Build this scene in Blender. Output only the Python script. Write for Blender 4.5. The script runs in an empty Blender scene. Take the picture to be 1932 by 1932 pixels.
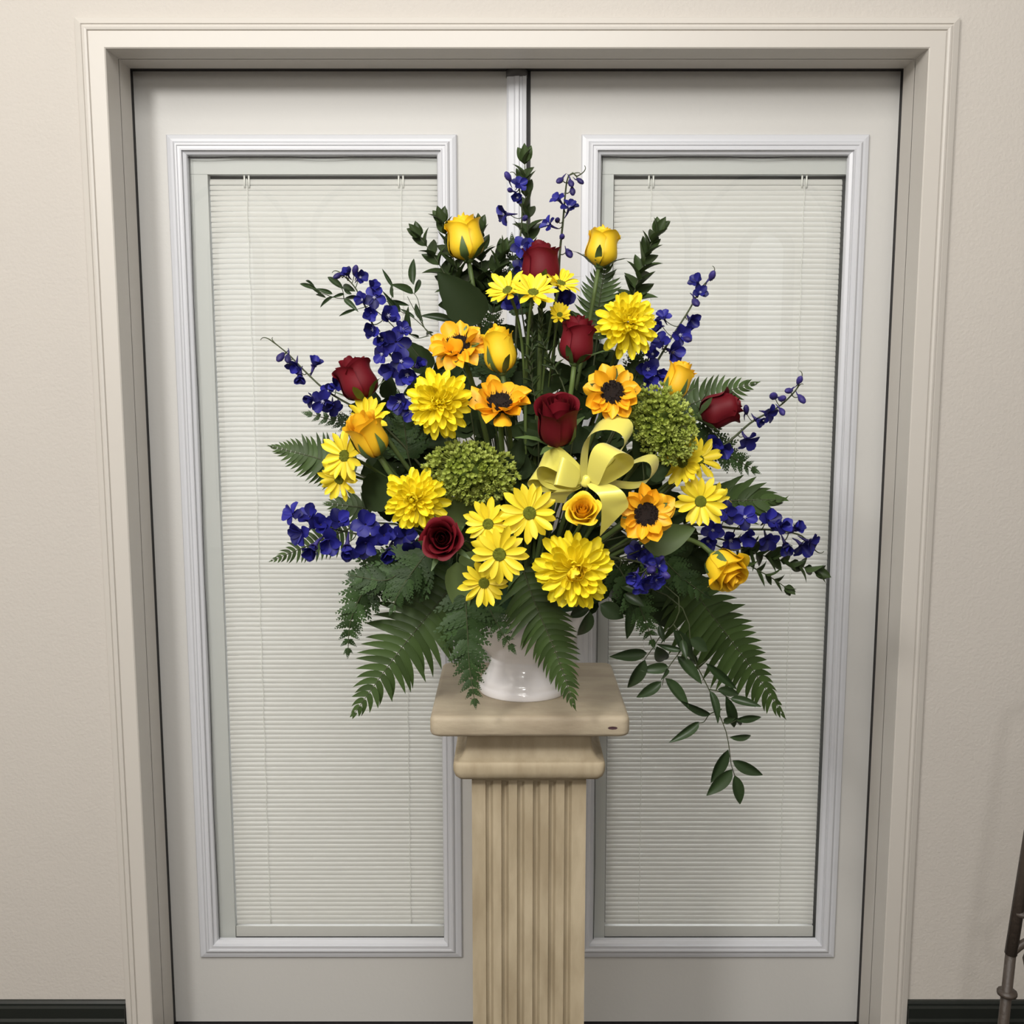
import bpy, math, random
from mathutils import Vector, Matrix, Quaternion
rng = random.Random(7)
SC = bpy.context.scene
COL = SC.collection
R = math.radians

# ------------------------------------------------------------------ camera
TH = R(7.4); FP = 1935.0; CAM = Vector((-0.0095, -2.126, 1.431))
cd = bpy.data.cameras.new('camera'); cam = bpy.data.objects.new('camera', cd); COL.objects.link(cam)
cam.location = CAM; cam.rotation_euler = (R(90) - TH, 0, 0)
cd.sensor_width = 36; cd.lens = 36 * FP / 1932; cd.clip_start = .05
SC.camera = cam

# ------------------------------------------------------------------ world, lamps, exposure
w = bpy.data.worlds.new('world'); SC.world = w; w.use_nodes = True
w.node_tree.nodes['Background'].inputs[0].default_value = (.95, .96, 1, 1)
w.node_tree.nodes['Background'].inputs[1].default_value = 3.0

def lamp(name, kind, loc, power, col, size=.2, target=None, size_y=None):
    l = bpy.data.lights.new(name, kind); l.energy = power; l.color = col
    if kind == 'AREA':
        l.size = size
        if size_y: l.shape = 'RECTANGLE'; l.size_y = size_y
    else: l.shadow_soft_size = size
    o = bpy.data.objects.new(name, l); COL.objects.link(o); o.location = loc
    if target is not None:
        o.rotation_euler = (Vector(target) - Vector(loc)).to_track_quat('-Z', 'Y').to_euler()
    return o
lamp('ceiling_globe_light', 'POINT', (-1.4, -2.9, 2.72), 152, (1, .975, .94), .22)
lamp('rear_fill_light', 'POINT', (.0, -4.3, 2.3), 58, (1, .97, .93), .2)  # added frontal fill from behind the camera, not a known fixture
lamp('overhead_fill_light', 'AREA', (0, -2.25, 2.77), 32, (1, .985, .96), 1.0, (0, -.5, .8))  # invented soft fill from overhead, brightens the flowers and doors

SC.view_settings.view_transform = 'Standard'; SC.view_settings.look = 'None'
SC.view_settings.gamma = 1; SC.view_settings.use_curve_mapping = False
SC.view_settings.exposure = 0.14

# ------------------------------------------------------------------ helpers
def P(px, py, Y):
    """the point of the plane at depth Y that stands at a photograph position"""
    dx = (px - 966) / FP; dy = -(py - 966) / FP
    d = Vector((dx, math.cos(TH) + dy * math.sin(TH), -math.sin(TH) + dy * math.cos(TH)))
    return CAM + d * ((Y - CAM.y) / d.y)

def U(n, p):
    """n photograph pixels in metres at point p"""
    q = p - CAM
    return n * (q.y * math.cos(TH) - q.z * math.sin(TH)) / FP

def dirv(x, u, c):
    """x to the side, u up, c into the room"""
    return Vector((x, -c, u)).normalized()

class MB:
    def __init__(s): s.v = []; s.f = []
    def add(s, vs, fs):
        n = len(s.v); s.v.extend(vs); s.f.extend([tuple(i + n for i in f) for f in fs])
    def box(s, a, b):
        x0, y0, z0 = a; x1, y1, z1 = b
        s.add([(x0,y0,z0),(x1,y0,z0),(x1,y1,z0),(x0,y1,z0),(x0,y0,z1),(x1,y0,z1),(x1,y1,z1),(x0,y1,z1)],
              [(0,3,2,1),(4,5,6,7),(0,1,5,4),(1,2,6,5),(2,3,7,6),(3,0,4,7)])
    def tube(s, pts, r0, r1=None, n=6, cap=True):
        r1 = r0 if r1 is None else r1
        pts = [Vector(p) for p in pts]; vs = []; fs = []; m = len(pts)
        t = (pts[1] - pts[0]).normalized()
        a = t.orthogonal().normalized()
        for i, p in enumerate(pts):
            t = (pts[min(i+1, m-1)] - pts[max(i-1, 0)]).normalized()
            a = (a - t * a.dot(t)).normalized(); b = t.cross(a)
            r = r0 + (r1 - r0) * i / (m - 1)
            for k in range(n):
                c = 2 * math.pi * k / n
                vs.append(p + (a * math.cos(c) + b * math.sin(c)) * r)
        for i in range(m - 1):
            for k in range(n):
                k2 = (k + 1) % n
                fs.append((i*n+k, i*n+k2, (i+1)*n+k2, (i+1)*n+k))
        if cap:
            fs.append(tuple(range(n - 1, -1, -1))); fs.append(tuple(range((m-1)*n, m*n)))
        s.add(vs, fs)
    def lathe(s, prof, n=40, c=(0,0,0)):
        vs = []; fs = []; m = len(prof)
        for r, z in prof:
            for k in range(n):
                a = 2*math.pi*k/n
                vs.append((c[0] + r*math.cos(a), c[1] + r*math.sin(a), c[2] + z))
        for i in range(m-1):
            for k in range(n):
                k2 = (k+1) % n
                fs.append((i*n+k, i*n+k2, (i+1)*n+k2, (i+1)*n+k))
        s.add(vs, fs)
    def grid(s, fn, nu, nv):
        vs = []; fs = []
        for i in range(nu+1):
            for j in range(nv+1):
                vs.append(fn(i/nu, j/nv))
        for i in range(nu):
            for j in range(nv):
                a = i*(nv+1)+j
                fs.append((a, a+nv+1, a+nv+2, a+1))
        s.add(vs, fs)
    def mesh(s, name, mat, smooth=True):
        me = bpy.data.meshes.new(name)
        me.from_pydata([tuple(v) for v in s.v], [], s.f)
        if smooth: me.polygons.foreach_set('use_smooth', [True] * len(me.polygons))
        me.materials.append(mat); me.update()
        return me

WM = {}
I4 = Matrix.Identity(4)
def T(p): return Matrix.Translation(Vector(p))
def put(name, mesh, parent=None, M=None):
    """link one object; M is its place in the world"""
    o = bpy.data.objects.new(name, mesh); COL.objects.link(o)
    M = I4 if M is None else M
    WM[o.name] = M.copy()
    if parent is not None:
        o.parent = parent; o.matrix_basis = WM[parent.name].inverted() @ M
    else: o.matrix_basis = M
    return o
def thing(name, label, cat, loc, group=None):
    o = put(name, None, None, T(loc)); o.empty_display_size = .02
    o['label'] = label; o['category'] = cat
    if group: o['group'] = group
    return o
def struct(o): o['kind'] = 'structure'; return o

def frame(p, x, z, sx=1, sy=None, sz=None):
    x = Vector(x).normalized(); z = Vector(z); z = z - x * z.dot(x)
    if z.length < 1e-5: z = x.orthogonal()
    z.normalize(); y = z.cross(x)
    sy = sx if sy is None else sy; sz = sx if sz is None else sz
    M = Matrix.Identity(4)
    for i in range(3):
        M[i][0] = x[i]*sx; M[i][1] = y[i]*sy; M[i][2] = z[i]*sz; M[i][3] = p[i]
    return M
def bez(a, b, c, d, n):
    out = []
    for i in range(n+1):
        t = i/n; s = 1-t
        out.append(a*s**3 + b*3*s*s*t + c*3*s*t*t + d*t**3)
    return out
def spline(pts, n):
    """points evenly spread over a Catmull-Rom curve"""
    pts = [Vector(p) for p in pts]
    if len(pts) == 2: return [pts[0].lerp(pts[1], i/n) for i in range(n+1)]
    q = [pts[0]*2 - pts[1]] + pts + [pts[-1]*2 - pts[-2]]
    dense = []
    for i in range(1, len(q)-2):
        for k in range(12):
            t = k/12; a, b, c, d = q[i-1:i+3]
            dense.append(.5*((b*2) + (c-a)*t + (a*2-b*5+c*4-d)*t*t + (b*3-a-c*3+d)*t**3))
    dense.append(pts[-1])
    ln = [0]
    for i in range(1, len(dense)): ln.append(ln[-1] + (dense[i]-dense[i-1]).length)
    out = []; j = 0
    for i in range(n+1):
        s = ln[-1]*i/n
        while j < len(ln)-2 and ln[j+1] < s: j += 1
        f = (s-ln[j])/max(ln[j+1]-ln[j], 1e-9)
        out.append(dense[j].lerp(dense[j+1], min(f, 1)))
    return out

# ------------------------------------------------------------------ materials
def mat(name, col, rough=.6, var=0., trans=0., bump=0., bscale=60., spec=.5, col2=None, cscale=8., sheen=0., coat=0., stretch=None):
    m = bpy.data.materials.new(name); m.use_nodes = True
    nt = m.node_tree; N = nt.nodes; L = nt.links
    b = N['Principled BSDF']; out = N['Material Output']
    b.inputs['Roughness'].default_value = rough
    b.inputs['Specular IOR Level'].default_value = spec
    b.inputs['Sheen Weight'].default_value = sheen
    b.inputs['Coat Weight'].default_value = coat
    rgb = N.new('ShaderNodeRGB'); rgb.outputs[0].default_value = (*col, 1)
    src = rgb.outputs[0]
    tc = N.new('ShaderNodeTexCoord')
    vec = tc.outputs['Object']
    if stretch:
        mp = N.new('ShaderNodeMapping'); mp.inputs['Scale'].default_value = stretch
        L.new(vec, mp.inputs[0]); vec = mp.outputs[0]
    if col2 is not None:
        no = N.new('ShaderNodeTexNoise'); no.inputs['Scale'].default_value = cscale; no.inputs['Detail'].default_value = 6
        L.new(vec, no.inputs['Vector'])
        ra = N.new('ShaderNodeValToRGB'); ra.color_ramp.elements[0].position = .35; ra.color_ramp.elements[1].position = .68
        ra.color_ramp.elements[0].color = (*col, 1); ra.color_ramp.elements[1].color = (*col2, 1)
        L.new(no.outputs['Fac'], ra.inputs[0]); src = ra.outputs[0]
    if var:
        oi = N.new('ShaderNodeObjectInfo')
        mr = N.new('ShaderNodeMapRange'); mr.inputs['To Min'].default_value = 1-var; mr.inputs['To Max'].default_value = 1+var
        L.new(oi.outputs['Random'], mr.inputs['Value'])
        hs = N.new('ShaderNodeHueSaturation'); L.new(mr.outputs[0], hs.inputs['Value']); L.new(src, hs.inputs['Color'])
        src = hs.outputs[0]
    L.new(src, b.inputs['Base Color'])
    if bump:
        no2 = N.new('ShaderNodeTexNoise'); no2.inputs['Scale'].default_value = bscale; no2.inputs['Detail'].default_value = 4
        L.new(vec, no2.inputs['Vector'])
        bp = N.new('ShaderNodeBump'); bp.inputs['Strength'].default_value = bump; bp.inputs['Distance'].default_value = .004
        L.new(no2.outputs['Fac'], bp.inputs['Height']); L.new(bp.outputs[0], b.inputs['Normal'])
    if trans:
        tr = N.new('ShaderNodeBsdfTranslucent'); L.new(src, tr.inputs[0])
        mx = N.new('ShaderNodeMixShader'); mx.inputs[0].default_value = trans
        L.new(b.outputs[0], mx.inputs[1]); L.new(tr.outputs[0], mx.inputs[2]); L.new(mx.outputs[0], out.inputs[0])
    return m

M_wall = mat('cream_wall_paint', (.53, .497, .455), .75, bump=.25, bscale=160, col2=(.55, .516, .47), cscale=1.5)
M_room = mat('greige_wall_paint', (.55, .52, .48), .8)
M_trim = mat('cream_gloss_trim', (.565, .535, .49), .45, bump=.06, bscale=60)
M_door = mat('white_door_paint', (.57, .56, .535), .5, bump=.08, bscale=90)
M_lite = mat('cool_white_vinyl', (.60, .61, .64), .35)
M_blind = mat('white_slats', (.71, .70, .67), .5, trans=.22)
M_rail = mat('pale_grey_rail', (.55, .56, .545), .5)
M_ltblock = mat('dark_light_block', (.10, .10, .095), .6)
M_cord = mat('white_cord', (.82, .82, .78), .7)
M_gap = mat('black_weatherstrip', (.012, .01, .011), .6)
M_base = mat('black_green_baseboard', (.012, .015, .013), .3)
M_floor = mat('dark_carpet', (.075, .06, .05), .95, bump=.5, bscale=300, col2=(.10, .085, .07), cscale=40)
M_ceil = mat('white_ceiling', (.62, .60, .57), .9)
M_ped = mat('weathered_cast_stone', (.33, .265, .17), .7, bump=.3, bscale=90, col2=(.46, .385, .265), cscale=26, stretch=(1, 1, .28))
M_pedt = mat('weathered_stone_slab', (.33, .27, .19), .65, bump=.3, bscale=80, col2=(.44, .375, .27), cscale=22, stretch=(.5, 1, 1))
M_chip = mat('dark_chip', (.05, .02, .025), .8)
M_vase = mat('white_glazed_ceramic', (.80, .78, .79), .12, spec=.6, coat=.3)
M_iron = mat('bronze_iron', (.055, .042, .033), .5, bump=.3, bscale=120)
M_foam = mat('green_floral_foam', (.03, .07, .03), .9)

M_mum = mat('bright_yellow_petal', (.97, .83, .03), .55, var=.06, trans=.22)
M_mumc = mat('gold_yellow_petal', (.92, .70, .02), .55, var=.08, trans=.2)
M_daisy = mat('daisy_yellow_petal', (.92, .73, .03), .5, var=.06, trans=.2)
M_deye = mat('green_daisy_eye', (.19, .26, .012), .7, bump=.8, bscale=900, col2=(.33, .33, .02), cscale=500)
M_sun = mat('orange_yellow_petal', (.95, .50, .016), .5, var=.08, trans=.18)
M_disc = mat('dark_brown_disc', (.018, .009, .006), .85, bump=1, bscale=700, col2=(.04, .015, .008), cscale=400)
M_yrose = mat('yellow_rose_petal', (.93, .64, .022), .5, var=.05, trans=.2)
M_grose = mat('golden_rose_petal', (.92, .55, .02), .5, var=.06, trans=.2)
M_rrose = mat('dark_red_rose_petal', (.135, .004, .010), .6, var=.2, trans=.06, spec=.25)
M_blue = mat('deep_blue_sepal', (.017, .017, .185), .5, var=.6, trans=.15, spec=.35)
M_blued = mat('blue_violet_bud', (.030, .022, .13), .5, var=.4, spec=.3)
M_eye = mat('pale_floret_eye', (.36, .36, .46), .7)
M_hyd = mat('lime_green_floret', (.31, .38, .055), .55, col2=(.46, .52, .13), cscale=60, trans=.15, spec=.3)
M_stem = mat('green_stem', (.085, .125, .035), .5, var=.25, spec=.3)
M_stemd = mat('dark_stem', (.05, .062, .026), .55, spec=.3)
M_sepal = mat('green_sepal', (.085, .14, .04), .5, var=.15)
M_fern = mat('fern_green', (.046, .080, .020), .5, var=.25, trans=.12, spec=.3)
M_leather = mat('leatherleaf_green', (.034, .066, .020), .5, var=.35, trans=.08, spec=.22)
M_rusc = mat('ruscus_green', (.028, .052, .018), .42, var=.25, trans=.08)
M_myr = mat('myrtle_green', (.036, .058, .018), .45, var=.3, spec=.3, trans=.1)
M_salal = mat('salal_green', (.024, .040, .013), .65, var=.3, trans=.06, spec=.12)
M_lime = mat('mid_green_leaf', (.11, .16, .055), .5, var=.15, spec=.3, trans=.1)
M_rib = mat('pale_yellow_satin', (.76, .70, .13), .28, spec=.6, sheen=.3, trans=.12)

# ------------------------------------------------------------------ the room
DX0, DX1, DTOP, DBOT = -.7605, .7605, 2.0347, .007
WP = -.136                                     # wall plane
OX = .7555; OZ = 2.032                         # casing opening
RX0, RX1, RY, RZ = -3.3, 3.5, -6.6, 3.6
m = MB()
m.box((RX0, WP, -.01), (-OX-.03, .1, RZ)); m.box((OX+.03, WP, -.01), (RX1, .1, RZ)); m.box((-OX-.03, WP, OZ+.03), (OX+.03, .1, RZ))
struct(put('wall_back', m.mesh('wall_back', M_wall, False)))
m = MB(); m.box((RX0-.1, RY-.1, -.06), (RX1+.1, .3, -.01)); struct(put('floor', m.mesh('floor', M_floor, False)))
m = MB(); m.box((RX0-.1, RY-.1, RZ), (RX1+.1, .3, RZ+.1)); struct(put('ceiling', m.mesh('ceiling', M_ceil, False)))
m = MB(); m.box((RX0-.1, RY, -.01), (RX0, .1, RZ)); struct(put('wall_left', m.mesh('wall_left', M_room, False)))
m = MB(); m.box((RX1, RY, -.01), (RX1+.1, .1, RZ)); struct(put('wall_right', m.mesh('wall_right', M_room, False)))
m = MB(); m.box((RX0-.1, RY-.1, -.01), (RX1+.1, RY, RZ)); struct(put('wall_front', m.mesh('wall_front', M_room, False)))

# arched windows in the wall behind the camera (seen only as faint reflections)
M_archtrim = mat('grey_arch_trim', (.06, .065, .07), .6)
def emit(name, col, s):
    mm = bpy.data.materials.new(name); mm.use_nodes = True
    nt = mm.node_tree; e = nt.nodes.new('ShaderNodeEmission'); e.inputs[0].default_value = (*col, 1); e.inputs[1].default_value = s
    nt.links.new(e.outputs[0], nt.nodes['Material Output'].inputs[0]); return mm
M_day = emit('daylit_pane', (.95, .98, 1), .8)
def arch(cx, w, z0, zs, t, y, d):
    """arched band of width t, springing at zs"""
    m = MB(); pts = []
    for r in (w/2, w/2 - t):
        q = [(cx - r, z0), (cx - r, zs)] + [(cx - r*math.cos(a), zs + r*math.sin(a)) for a in [math.pi*k/20 for k in range(1, 20)]] + [(cx + r, zs), (cx + r, z0)]
        pts.append(q)
    n = len(pts[0]); vs = [];
    for q in pts:
        for yy in (y, y + d): vs += [(x, yy, z) for x, z in q]
    o0, o1, i0, i1 = 0, n, 2*n, 3*n; fs = []
    for k in range(n-1):
        fs += [(o0+k, o0+k+1, o1+k+1, o1+k), (i0+k, i1+k, i1+k+1, i0+k+1), (o1+k, o1+k+1, i1+k+1, i1+k)]
    m.add(vs, fs); return m
for i, (cx, r) in enumerate(((-2.3, .47), (-1.21, .47), (1.0, .47), (2.1, .55))):
    wf = struct(put('window_%d' % (i+1), arch(cx, 2*r, .4, 2.58, .045, RY, .05).mesh('window_casing', M_archtrim, False)))
    put('inner_casing', arch(cx, .46, .4, 2.47, .085, RY, .05).mesh('inner_casing', M_archtrim, False), wf)
    m = MB(); q = [(cx-.16, RY+.01, .4), (cx+.16, RY+.01, .4), (cx+.16, RY+.01, 2.47)] + [(cx+.16*math.cos(math.pi*k/16), RY+.01, 2.47+.16*math.sin(math.pi*k/16)) for k in range(1, 16)] + [(cx-.16, RY+.01, 2.47)]
    m.add(q, [tuple(range(len(q)))]); put('window_pane', m.mesh('window_pane', M_day, False), wf)

# casing: three mitred lengths with a two-line outer bead
def sweep3(prof, x0, x1, ztop, zbot, mat_, names):
    """prof: (outward offset, y); runs left side, head, right side, mitred"""
    def part(name, f, m0):
        m = MB(); n = len(prof); vs = []
        for e in range(2): vs += [f(o, y, e) for o, y in prof]
        m.add(vs, [(k, k+1, n+k+1, n+k) for k in range(n-1)])
        return struct(put(name, m.mesh(name, mat_, False)))
    a = part(names[0], lambda o, y, e: (x0 - o, y, (zbot, ztop + o)[e]), 0)
    b = part(names[1], lambda o, y, e: ((x0 - o, x1 + o)[e], y, ztop + o), 0)
    c = part(names[2], lambda o, y, e: (x1 + o, y, (ztop + o, zbot)[e]), 0)
    return a, b, c
cas = [(0, WP+.05), (0, WP-.014), (.002, WP-.016), (.0295, WP-.016), (.0305, WP-.0125), (.0315, WP-.0125), (.033, WP-.016), (.037, WP-.017),
       (.0405, WP-.016), (.0415, WP-.0125), (.0425, WP-.0125), (.044, WP-.015), (.050, WP-.013), (.0555, WP-.011), (.0565, WP-.009), (.0565, WP+.01)]
sweep3(cas, -OX, OX, OZ, -.01, M_trim, ('trim_1', 'trim_2', 'trim_3'))
jam = [(.007, WP-.002), (.007, WP+.045), (.001, WP+.0465), (0, WP+.048), (0, WP+.108), (.014, WP+.108), (.014, WP+.13), (.014, WP+.2)]
sweep3(jam, -OX, OX, OZ, -.01, M_trim, ('trim_4', 'trim_5', 'trim_6'))
m = MB()
m.box((-OX-.02, WP+.11, -.01), (DX0-.0005, .05, OZ+.02)); m.box((DX1+.0005, WP+.11, -.01), (OX+.02, .05, OZ+.01)); m.box((-OX-.02, WP+.112, DTOP+.0005), (OX+.02, .05, OZ+.03))
struct(put('trim_7', m.mesh('weatherstrip', M_gap, False)))
m = MB(); m.box((-OX, -.1, -.011), (OX, .05, .004)); struct(put('trim_8', m.mesh('threshold', M_gap, False)))

# baseboards
bprof = [(0, .158), (-.006, .158), (-.010, .154), (-.010, .150), (-.016, .147), (-.016, .125), (-.021, .121), (-.021, .117), (-.017, .114), (-.022, .109), (-.022, .101), (-.018, .097), (-.018, 0), (0, 0)]
def baseboard(name, xa, xb):
    m = MB(); n = len(bprof)
    vs = [(xa, WP + o, z - .01) for o, z in bprof] + [(xb, WP + o, z - .01) for o, z in bprof]
    m.add(vs, [(k, n+k, n+k+1, k+1) for k in range(n-1)] + [tuple(range(n)), tuple(range(2*n-1, n-1, -1))])
    struct(put(name, m.mesh(name, M_base, False)))
baseboard('baseboard_left', RX0, -.8125); baseboard('baseboard_right', .8125, RX1)

# doors
def glass_mat():
    mm = bpy.data.materials.new('clear_glass'); mm.use_nodes = True; nt = mm.node_tree; N = nt.nodes; L = nt.links
    t = N.new('ShaderNodeBsdfTransparent'); t.inputs[0].default_value = (.988, .993, .988, 1)
    g = N.new('ShaderNodeBsdfGlossy'); g.inputs['Roughness'].default_value = .01
    lw = N.new('ShaderNodeLayerWeight'); pw = N.new('ShaderNodeMath'); pw.operation = 'POWER'; pw.inputs[1].default_value = 5
    f = N.new('ShaderNodeMath'); f.operation = 'MULTIPLY_ADD'; f.inputs[1].default_value = .95; f.inputs[2].default_value = .035
    L.new(lw.outputs['Facing'], pw.inputs[0]); L.new(pw.outputs[0], f.inputs[0])
    mx = N.new('ShaderNodeMixShader'); L.new(f.outputs[0], mx.inputs[0]); L.new(t.outputs[0], mx.inputs[1]); L.new(g.outputs[0], mx.inputs[2])
    L.new(mx.outputs[0], N['Material Output'].inputs[0]); return mm
M_glass = glass_mat()
def ring(prof, x0, x1, z0, z1):
    """prof: (offset inward, y) swept round a rectangle, mitred"""
    m = MB(); n = len(prof)
    cs = [lambda o, y: (x0+o, y, z0+o), lambda o, y: (x1-o, y, z0+o), lambda o, y: (x1-o, y, z1-o), lambda o, y: (x0+o, y, z1-o)]
    for a in range(4):
        b = (a+1) % 4
        m.add([cs[a](o, y) for o, y in prof] + [cs[b](o, y) for o, y in prof], [(k, n+k, n+k+1, k+1) for k in range(n-1)])
    return m
slat_cache = {}
def slat_mesh(L):
    k = round(L, 4)
    if k not in slat_cache:
        m = MB(); n = 5; vs = []
        for x in (-L/2, L/2):
            for i in range(n):
                u = i/(n-1) - .5
                yy = -.0021*(1 - 4*u*u); zz = u*.0124
                a = R(-20); vs.append((x, yy*math.cos(a) - zz*math.sin(a)*1.0, zz*math.cos(a) + yy*math.sin(a)))
        for x in (-L/2, L/2):
            for i in range(n):
                v = vs[(0 if x < 0 else n) + i]; vs.append((v[0], v[1] + .0004, v[2]))
        m.add(vs, [(i, n+i, n+i+1, i+1) for i in range(n-1)] + [(2*n+i, 2*n+i+1, 3*n+i+1, 3*n+i) for i in range(n-1)])
        slat_cache[k] = m.mesh('slat', M_blind)
    return slat_cache[k]
def make_door(n, x0, x1, lx0, lx1, bx0, bx1, cords):
    z0, z1 = .164, 1.913                                   # lite frame outer
    m = MB(); gx0, gx1, gz0, gz1 = lx0+.02, lx1-.02, z0+.02, z1-.02
    for a, b in (((x0, 0, DBOT), (gx0, .044, DTOP)), ((gx1, 0, DBOT), (x1, .044, DTOP)), ((gx0, 0, DBOT), (gx1, .044, gz0)), ((gx0, 0, gz1), (gx1, .044, DTOP))): m.box(a, b)
    d = struct(put('door_%d' % n, m.mesh('door_leaf', M_door, False)))
    pr = [(0, 0), (0, -.006), (.002, -.0085), (.009, -.0105), (.014, -.011), (.016, -.0145), (.019, -.0165), (.022, -.0165), (.0235, -.0145), (.0285, -.0145), (.030, -.016), (.0315, -.016), (.0325, -.009), (.034, -.0085), (.038, -.0065), (.0395, -.004), (.0405, .004)]
    fr = put('glazing_frame', ring(pr, lx0, lx1, z0, z1).mesh('glazing_frame', M_lite, False), d)
    # wavy sealant bead round the glass
    m = MB(); ix0, ix1, iz0, iz1 = lx0+.0405, lx1-.0405, z0+.0405, z1-.0405
    r2 = random.Random(n); ph = r2.random()*6
    top = [(ix0 + (ix1-ix0)*k/40, -.002, iz1 - .0015 - .0022*max(0, math.sin(k*.33+ph))) for k in range(41)]
    m.tube(top, .0009, n=5)
    side = [(ix0 + .0012 + .001*math.sin(k*.5+ph), -.002, iz0 + (iz1-iz0)*k/40) for k in range(41)]; m.tube(side, .0006, n=5)
    put('sealant_bead', m.mesh('sealant_bead', M_gap), d)
    m = MB(); m.box((ix0-.004, .002, iz0-.004), (ix1+.004, .0045, iz1+.004)); put('glass_pane', m.mesh('glass_pane', M_glass, False), d)
    # the blind sealed behind the glass
    m = MB(); m.box((ix0-.005, .010, 1.8395), (ix1+.005, .034, iz1+.006)); m.box((ix0-.004, .0085, 1.8395), (bx0-.0005, .034, 1.8395-1.7)) if False else None
    bl = put('blind', m.mesh('blind_headrail', M_rail, False), d)
    m = MB(); m.box((ix0-.005, .010, iz0-.005), (bx0-.001, .034, 1.839)); put('side_channel', m.mesh('side_channel', M_rail, False), bl)
    m = MB(); m.box((ix0-.01, .036, iz0-.01), (ix1+.01, .040, iz1+.01)); put('backing_pane', m.mesh('backing_pane', M_glass, False), bl)
    L = bx1 - bx0 - .002; me = slat_mesh(L); cx = (bx0+bx1)/2
    z = 1.826; k = 0
    while z > .228:
        put('slat', me, bl, T((cx, .020 + r2.uniform(-.0002, .0002), z + r2.uniform(-.0002, .0002))) @ Matrix.Rotation(r2.uniform(-.0004, .0004), 4, 'Y') @ Matrix.Rotation(R(r2.uniform(-.8, .8)), 4, 'X')); z -= .0104; k += 1
    m = MB(); m.box((bx0, .014, iz0-.003), (bx1-.001, .030, .2255)); put('bottom_rail', m.mesh('bottom_rail', M_blind, False), bl)
    m = MB()
    for a, b in (((ix0-.016, .031, iz0-.016), (bx0+.012, .035, iz1+.016)), ((bx1-.010, .031, iz0-.016), (ix1+.016, .035, iz1+.016)), ((ix0, .0312, 1.822), (ix1, .0348, iz1+.016)), ((ix0, .0312, iz0-.016), (ix1, .0348, iz0+.03))): m.box(a, b)
    put('edge_light_block', m.mesh('edge_light_block', M_ltblock, False), bl)  # dark ring added to block outside daylight at the blind's edges
    for c in cords:
        m = MB(); pts = [(c + .0009*math.sin(k*.8), .0135, 1.832 - k*(1.6/120)) for k in range(121)]
        m.tube(pts, .0007, n=5); m.box((c-.006, .0145, 1.814), (c-.003, .016, 1.8385)); m.box((c+.003, .0145, 1.814), (c+.006, .016, 1.8385))
        put('ladder_cord', m.mesh('ladder_cord', M_cord), bl)
    return d
D1 = make_door(1, DX0, .006, -.6977, -.1195, -.6220, -.1600, (-.5457, -.234))
D2 = make_door(2, .0275, DX1, .1290, .7020, .1965, .6600, (.2717, .5812))
# astragal strip on the first leaf, closing the joint
m = MB(); ap = [(-.020, 0), (-.020, -.010), (-.016, -.013), (-.006, -.014), (-.003, -.017), (.004, -.018), (.006, -.0145), (.010, -.0145), (.012, -.017), (.0185, -.016), (.0195, -.012), (.0195, 0)]
n_ = len(ap); m.add([(x, y, DBOT) for x, y in ap] + [(x, y, DTOP-.012) for x, y in ap], [(k, k+1, n_+k+1, n_+k) for k in range(n_-1)] + [tuple(range(n_, 2*n_))])
ast = put('astragal', m.mesh('astragal', M_lite, False), D1)
m = MB(); m.lathe([(.0, 0), (.0215, 0), (.0215, .012), (.019, .0145), (0, .0145)], 24); put('astragal_cap', m.mesh('astragal_cap', mat('dark_grey_cap', (.085, .08, .078), .5)), ast, T((0, -.004, 2.0215)))
m = MB(); m.box((.019, -.001, DBOT), (.0272, .03, DTOP)); put('joint_seal', m.mesh('joint_seal', M_gap, False), D1)

# ------------------------------------------------------------------ pedestal
PX, PY = .0176, -.4695
ped = thing('fluted_pedestal', 'fluted stone-look pedestal column with a square slab top, under the white vase', 'pedestal', (PX, PY, -.01))
def rsq(h, r, n=4):
    """outline of a square of half size h with corner radius r"""
    out = []
    for cx, cy, a0 in ((h-r, h-r, 0), (-h+r, h-r, 90), (-h+r, -h+r, 180), (h-r, -h+r, 270)):
        for k in range(n+1):
            a = R(a0 + 90*k/n); out.append((cx + r*math.cos(a), cy + r*math.sin(a)))
    return out
def sqlathe(prof, seg=4):
    """prof: (half size, corner radius, z)"""
    m = MB(); n = 4*(seg+1); vs = []
    for h, r, z in prof: vs += [(x, y, z) for x, y in rsq(h, r, seg)]
    k = len(prof)
    m.add(vs, [(i*n+j, i*n+(j+1) % n, (i+1)*n+(j+1) % n, (i+1)*n+j) for i in range(k-1) for j in range(n)] + [tuple(range(n-1, -1, -1)), tuple(range((k-1)*n, k*n))])
    return m
c0 = T((PX, PY, 0))
o = put('slab_top', sqlathe([(.146, .01, .889), (.1505, .012, .8915), (.1525, .013, .896), (.1525, .013, .914), (.1515, .013, .9185), (.1485, .012, .9215), (.145, .01, .9225)]).mesh('slab_top', M_pedt), ped, c0)
m = MB(); m.lathe([(0, .0), (.0055, .0004), (.007, .0016)], 8)
put('chip', m.mesh('chip', M_chip), o, T((PX+.126, PY-.1526, .9045)) @ Matrix.Rotation(R(90), 4, 'X') @ Matrix.Diagonal((1.1, .35, .2, 1)))
put('chip', o.children[0].data, o, T((PX-.093, PY-.065, .9226)) @ Matrix.Diagonal((.25, .25, .2, 1)))
cap = [(.1175-.0185, .006, .89), (.0985, .006, .872)]
for k in range(9):
    a = R(90*k/8); cap.append((.0985 + .0185*(1-math.cos(a)), .006, .868 - .032*math.sin(a)))
cap += [(.1185, .008, .8345), (.1195, .010, .829), (.119, .010, .820), (.1165, .010, .812), (.111, .008, .8065), (.100, .006, .8045), (.090, .004, .804)]
cap = [(h, r, z) for h, r, z in reversed(cap)]
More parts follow.
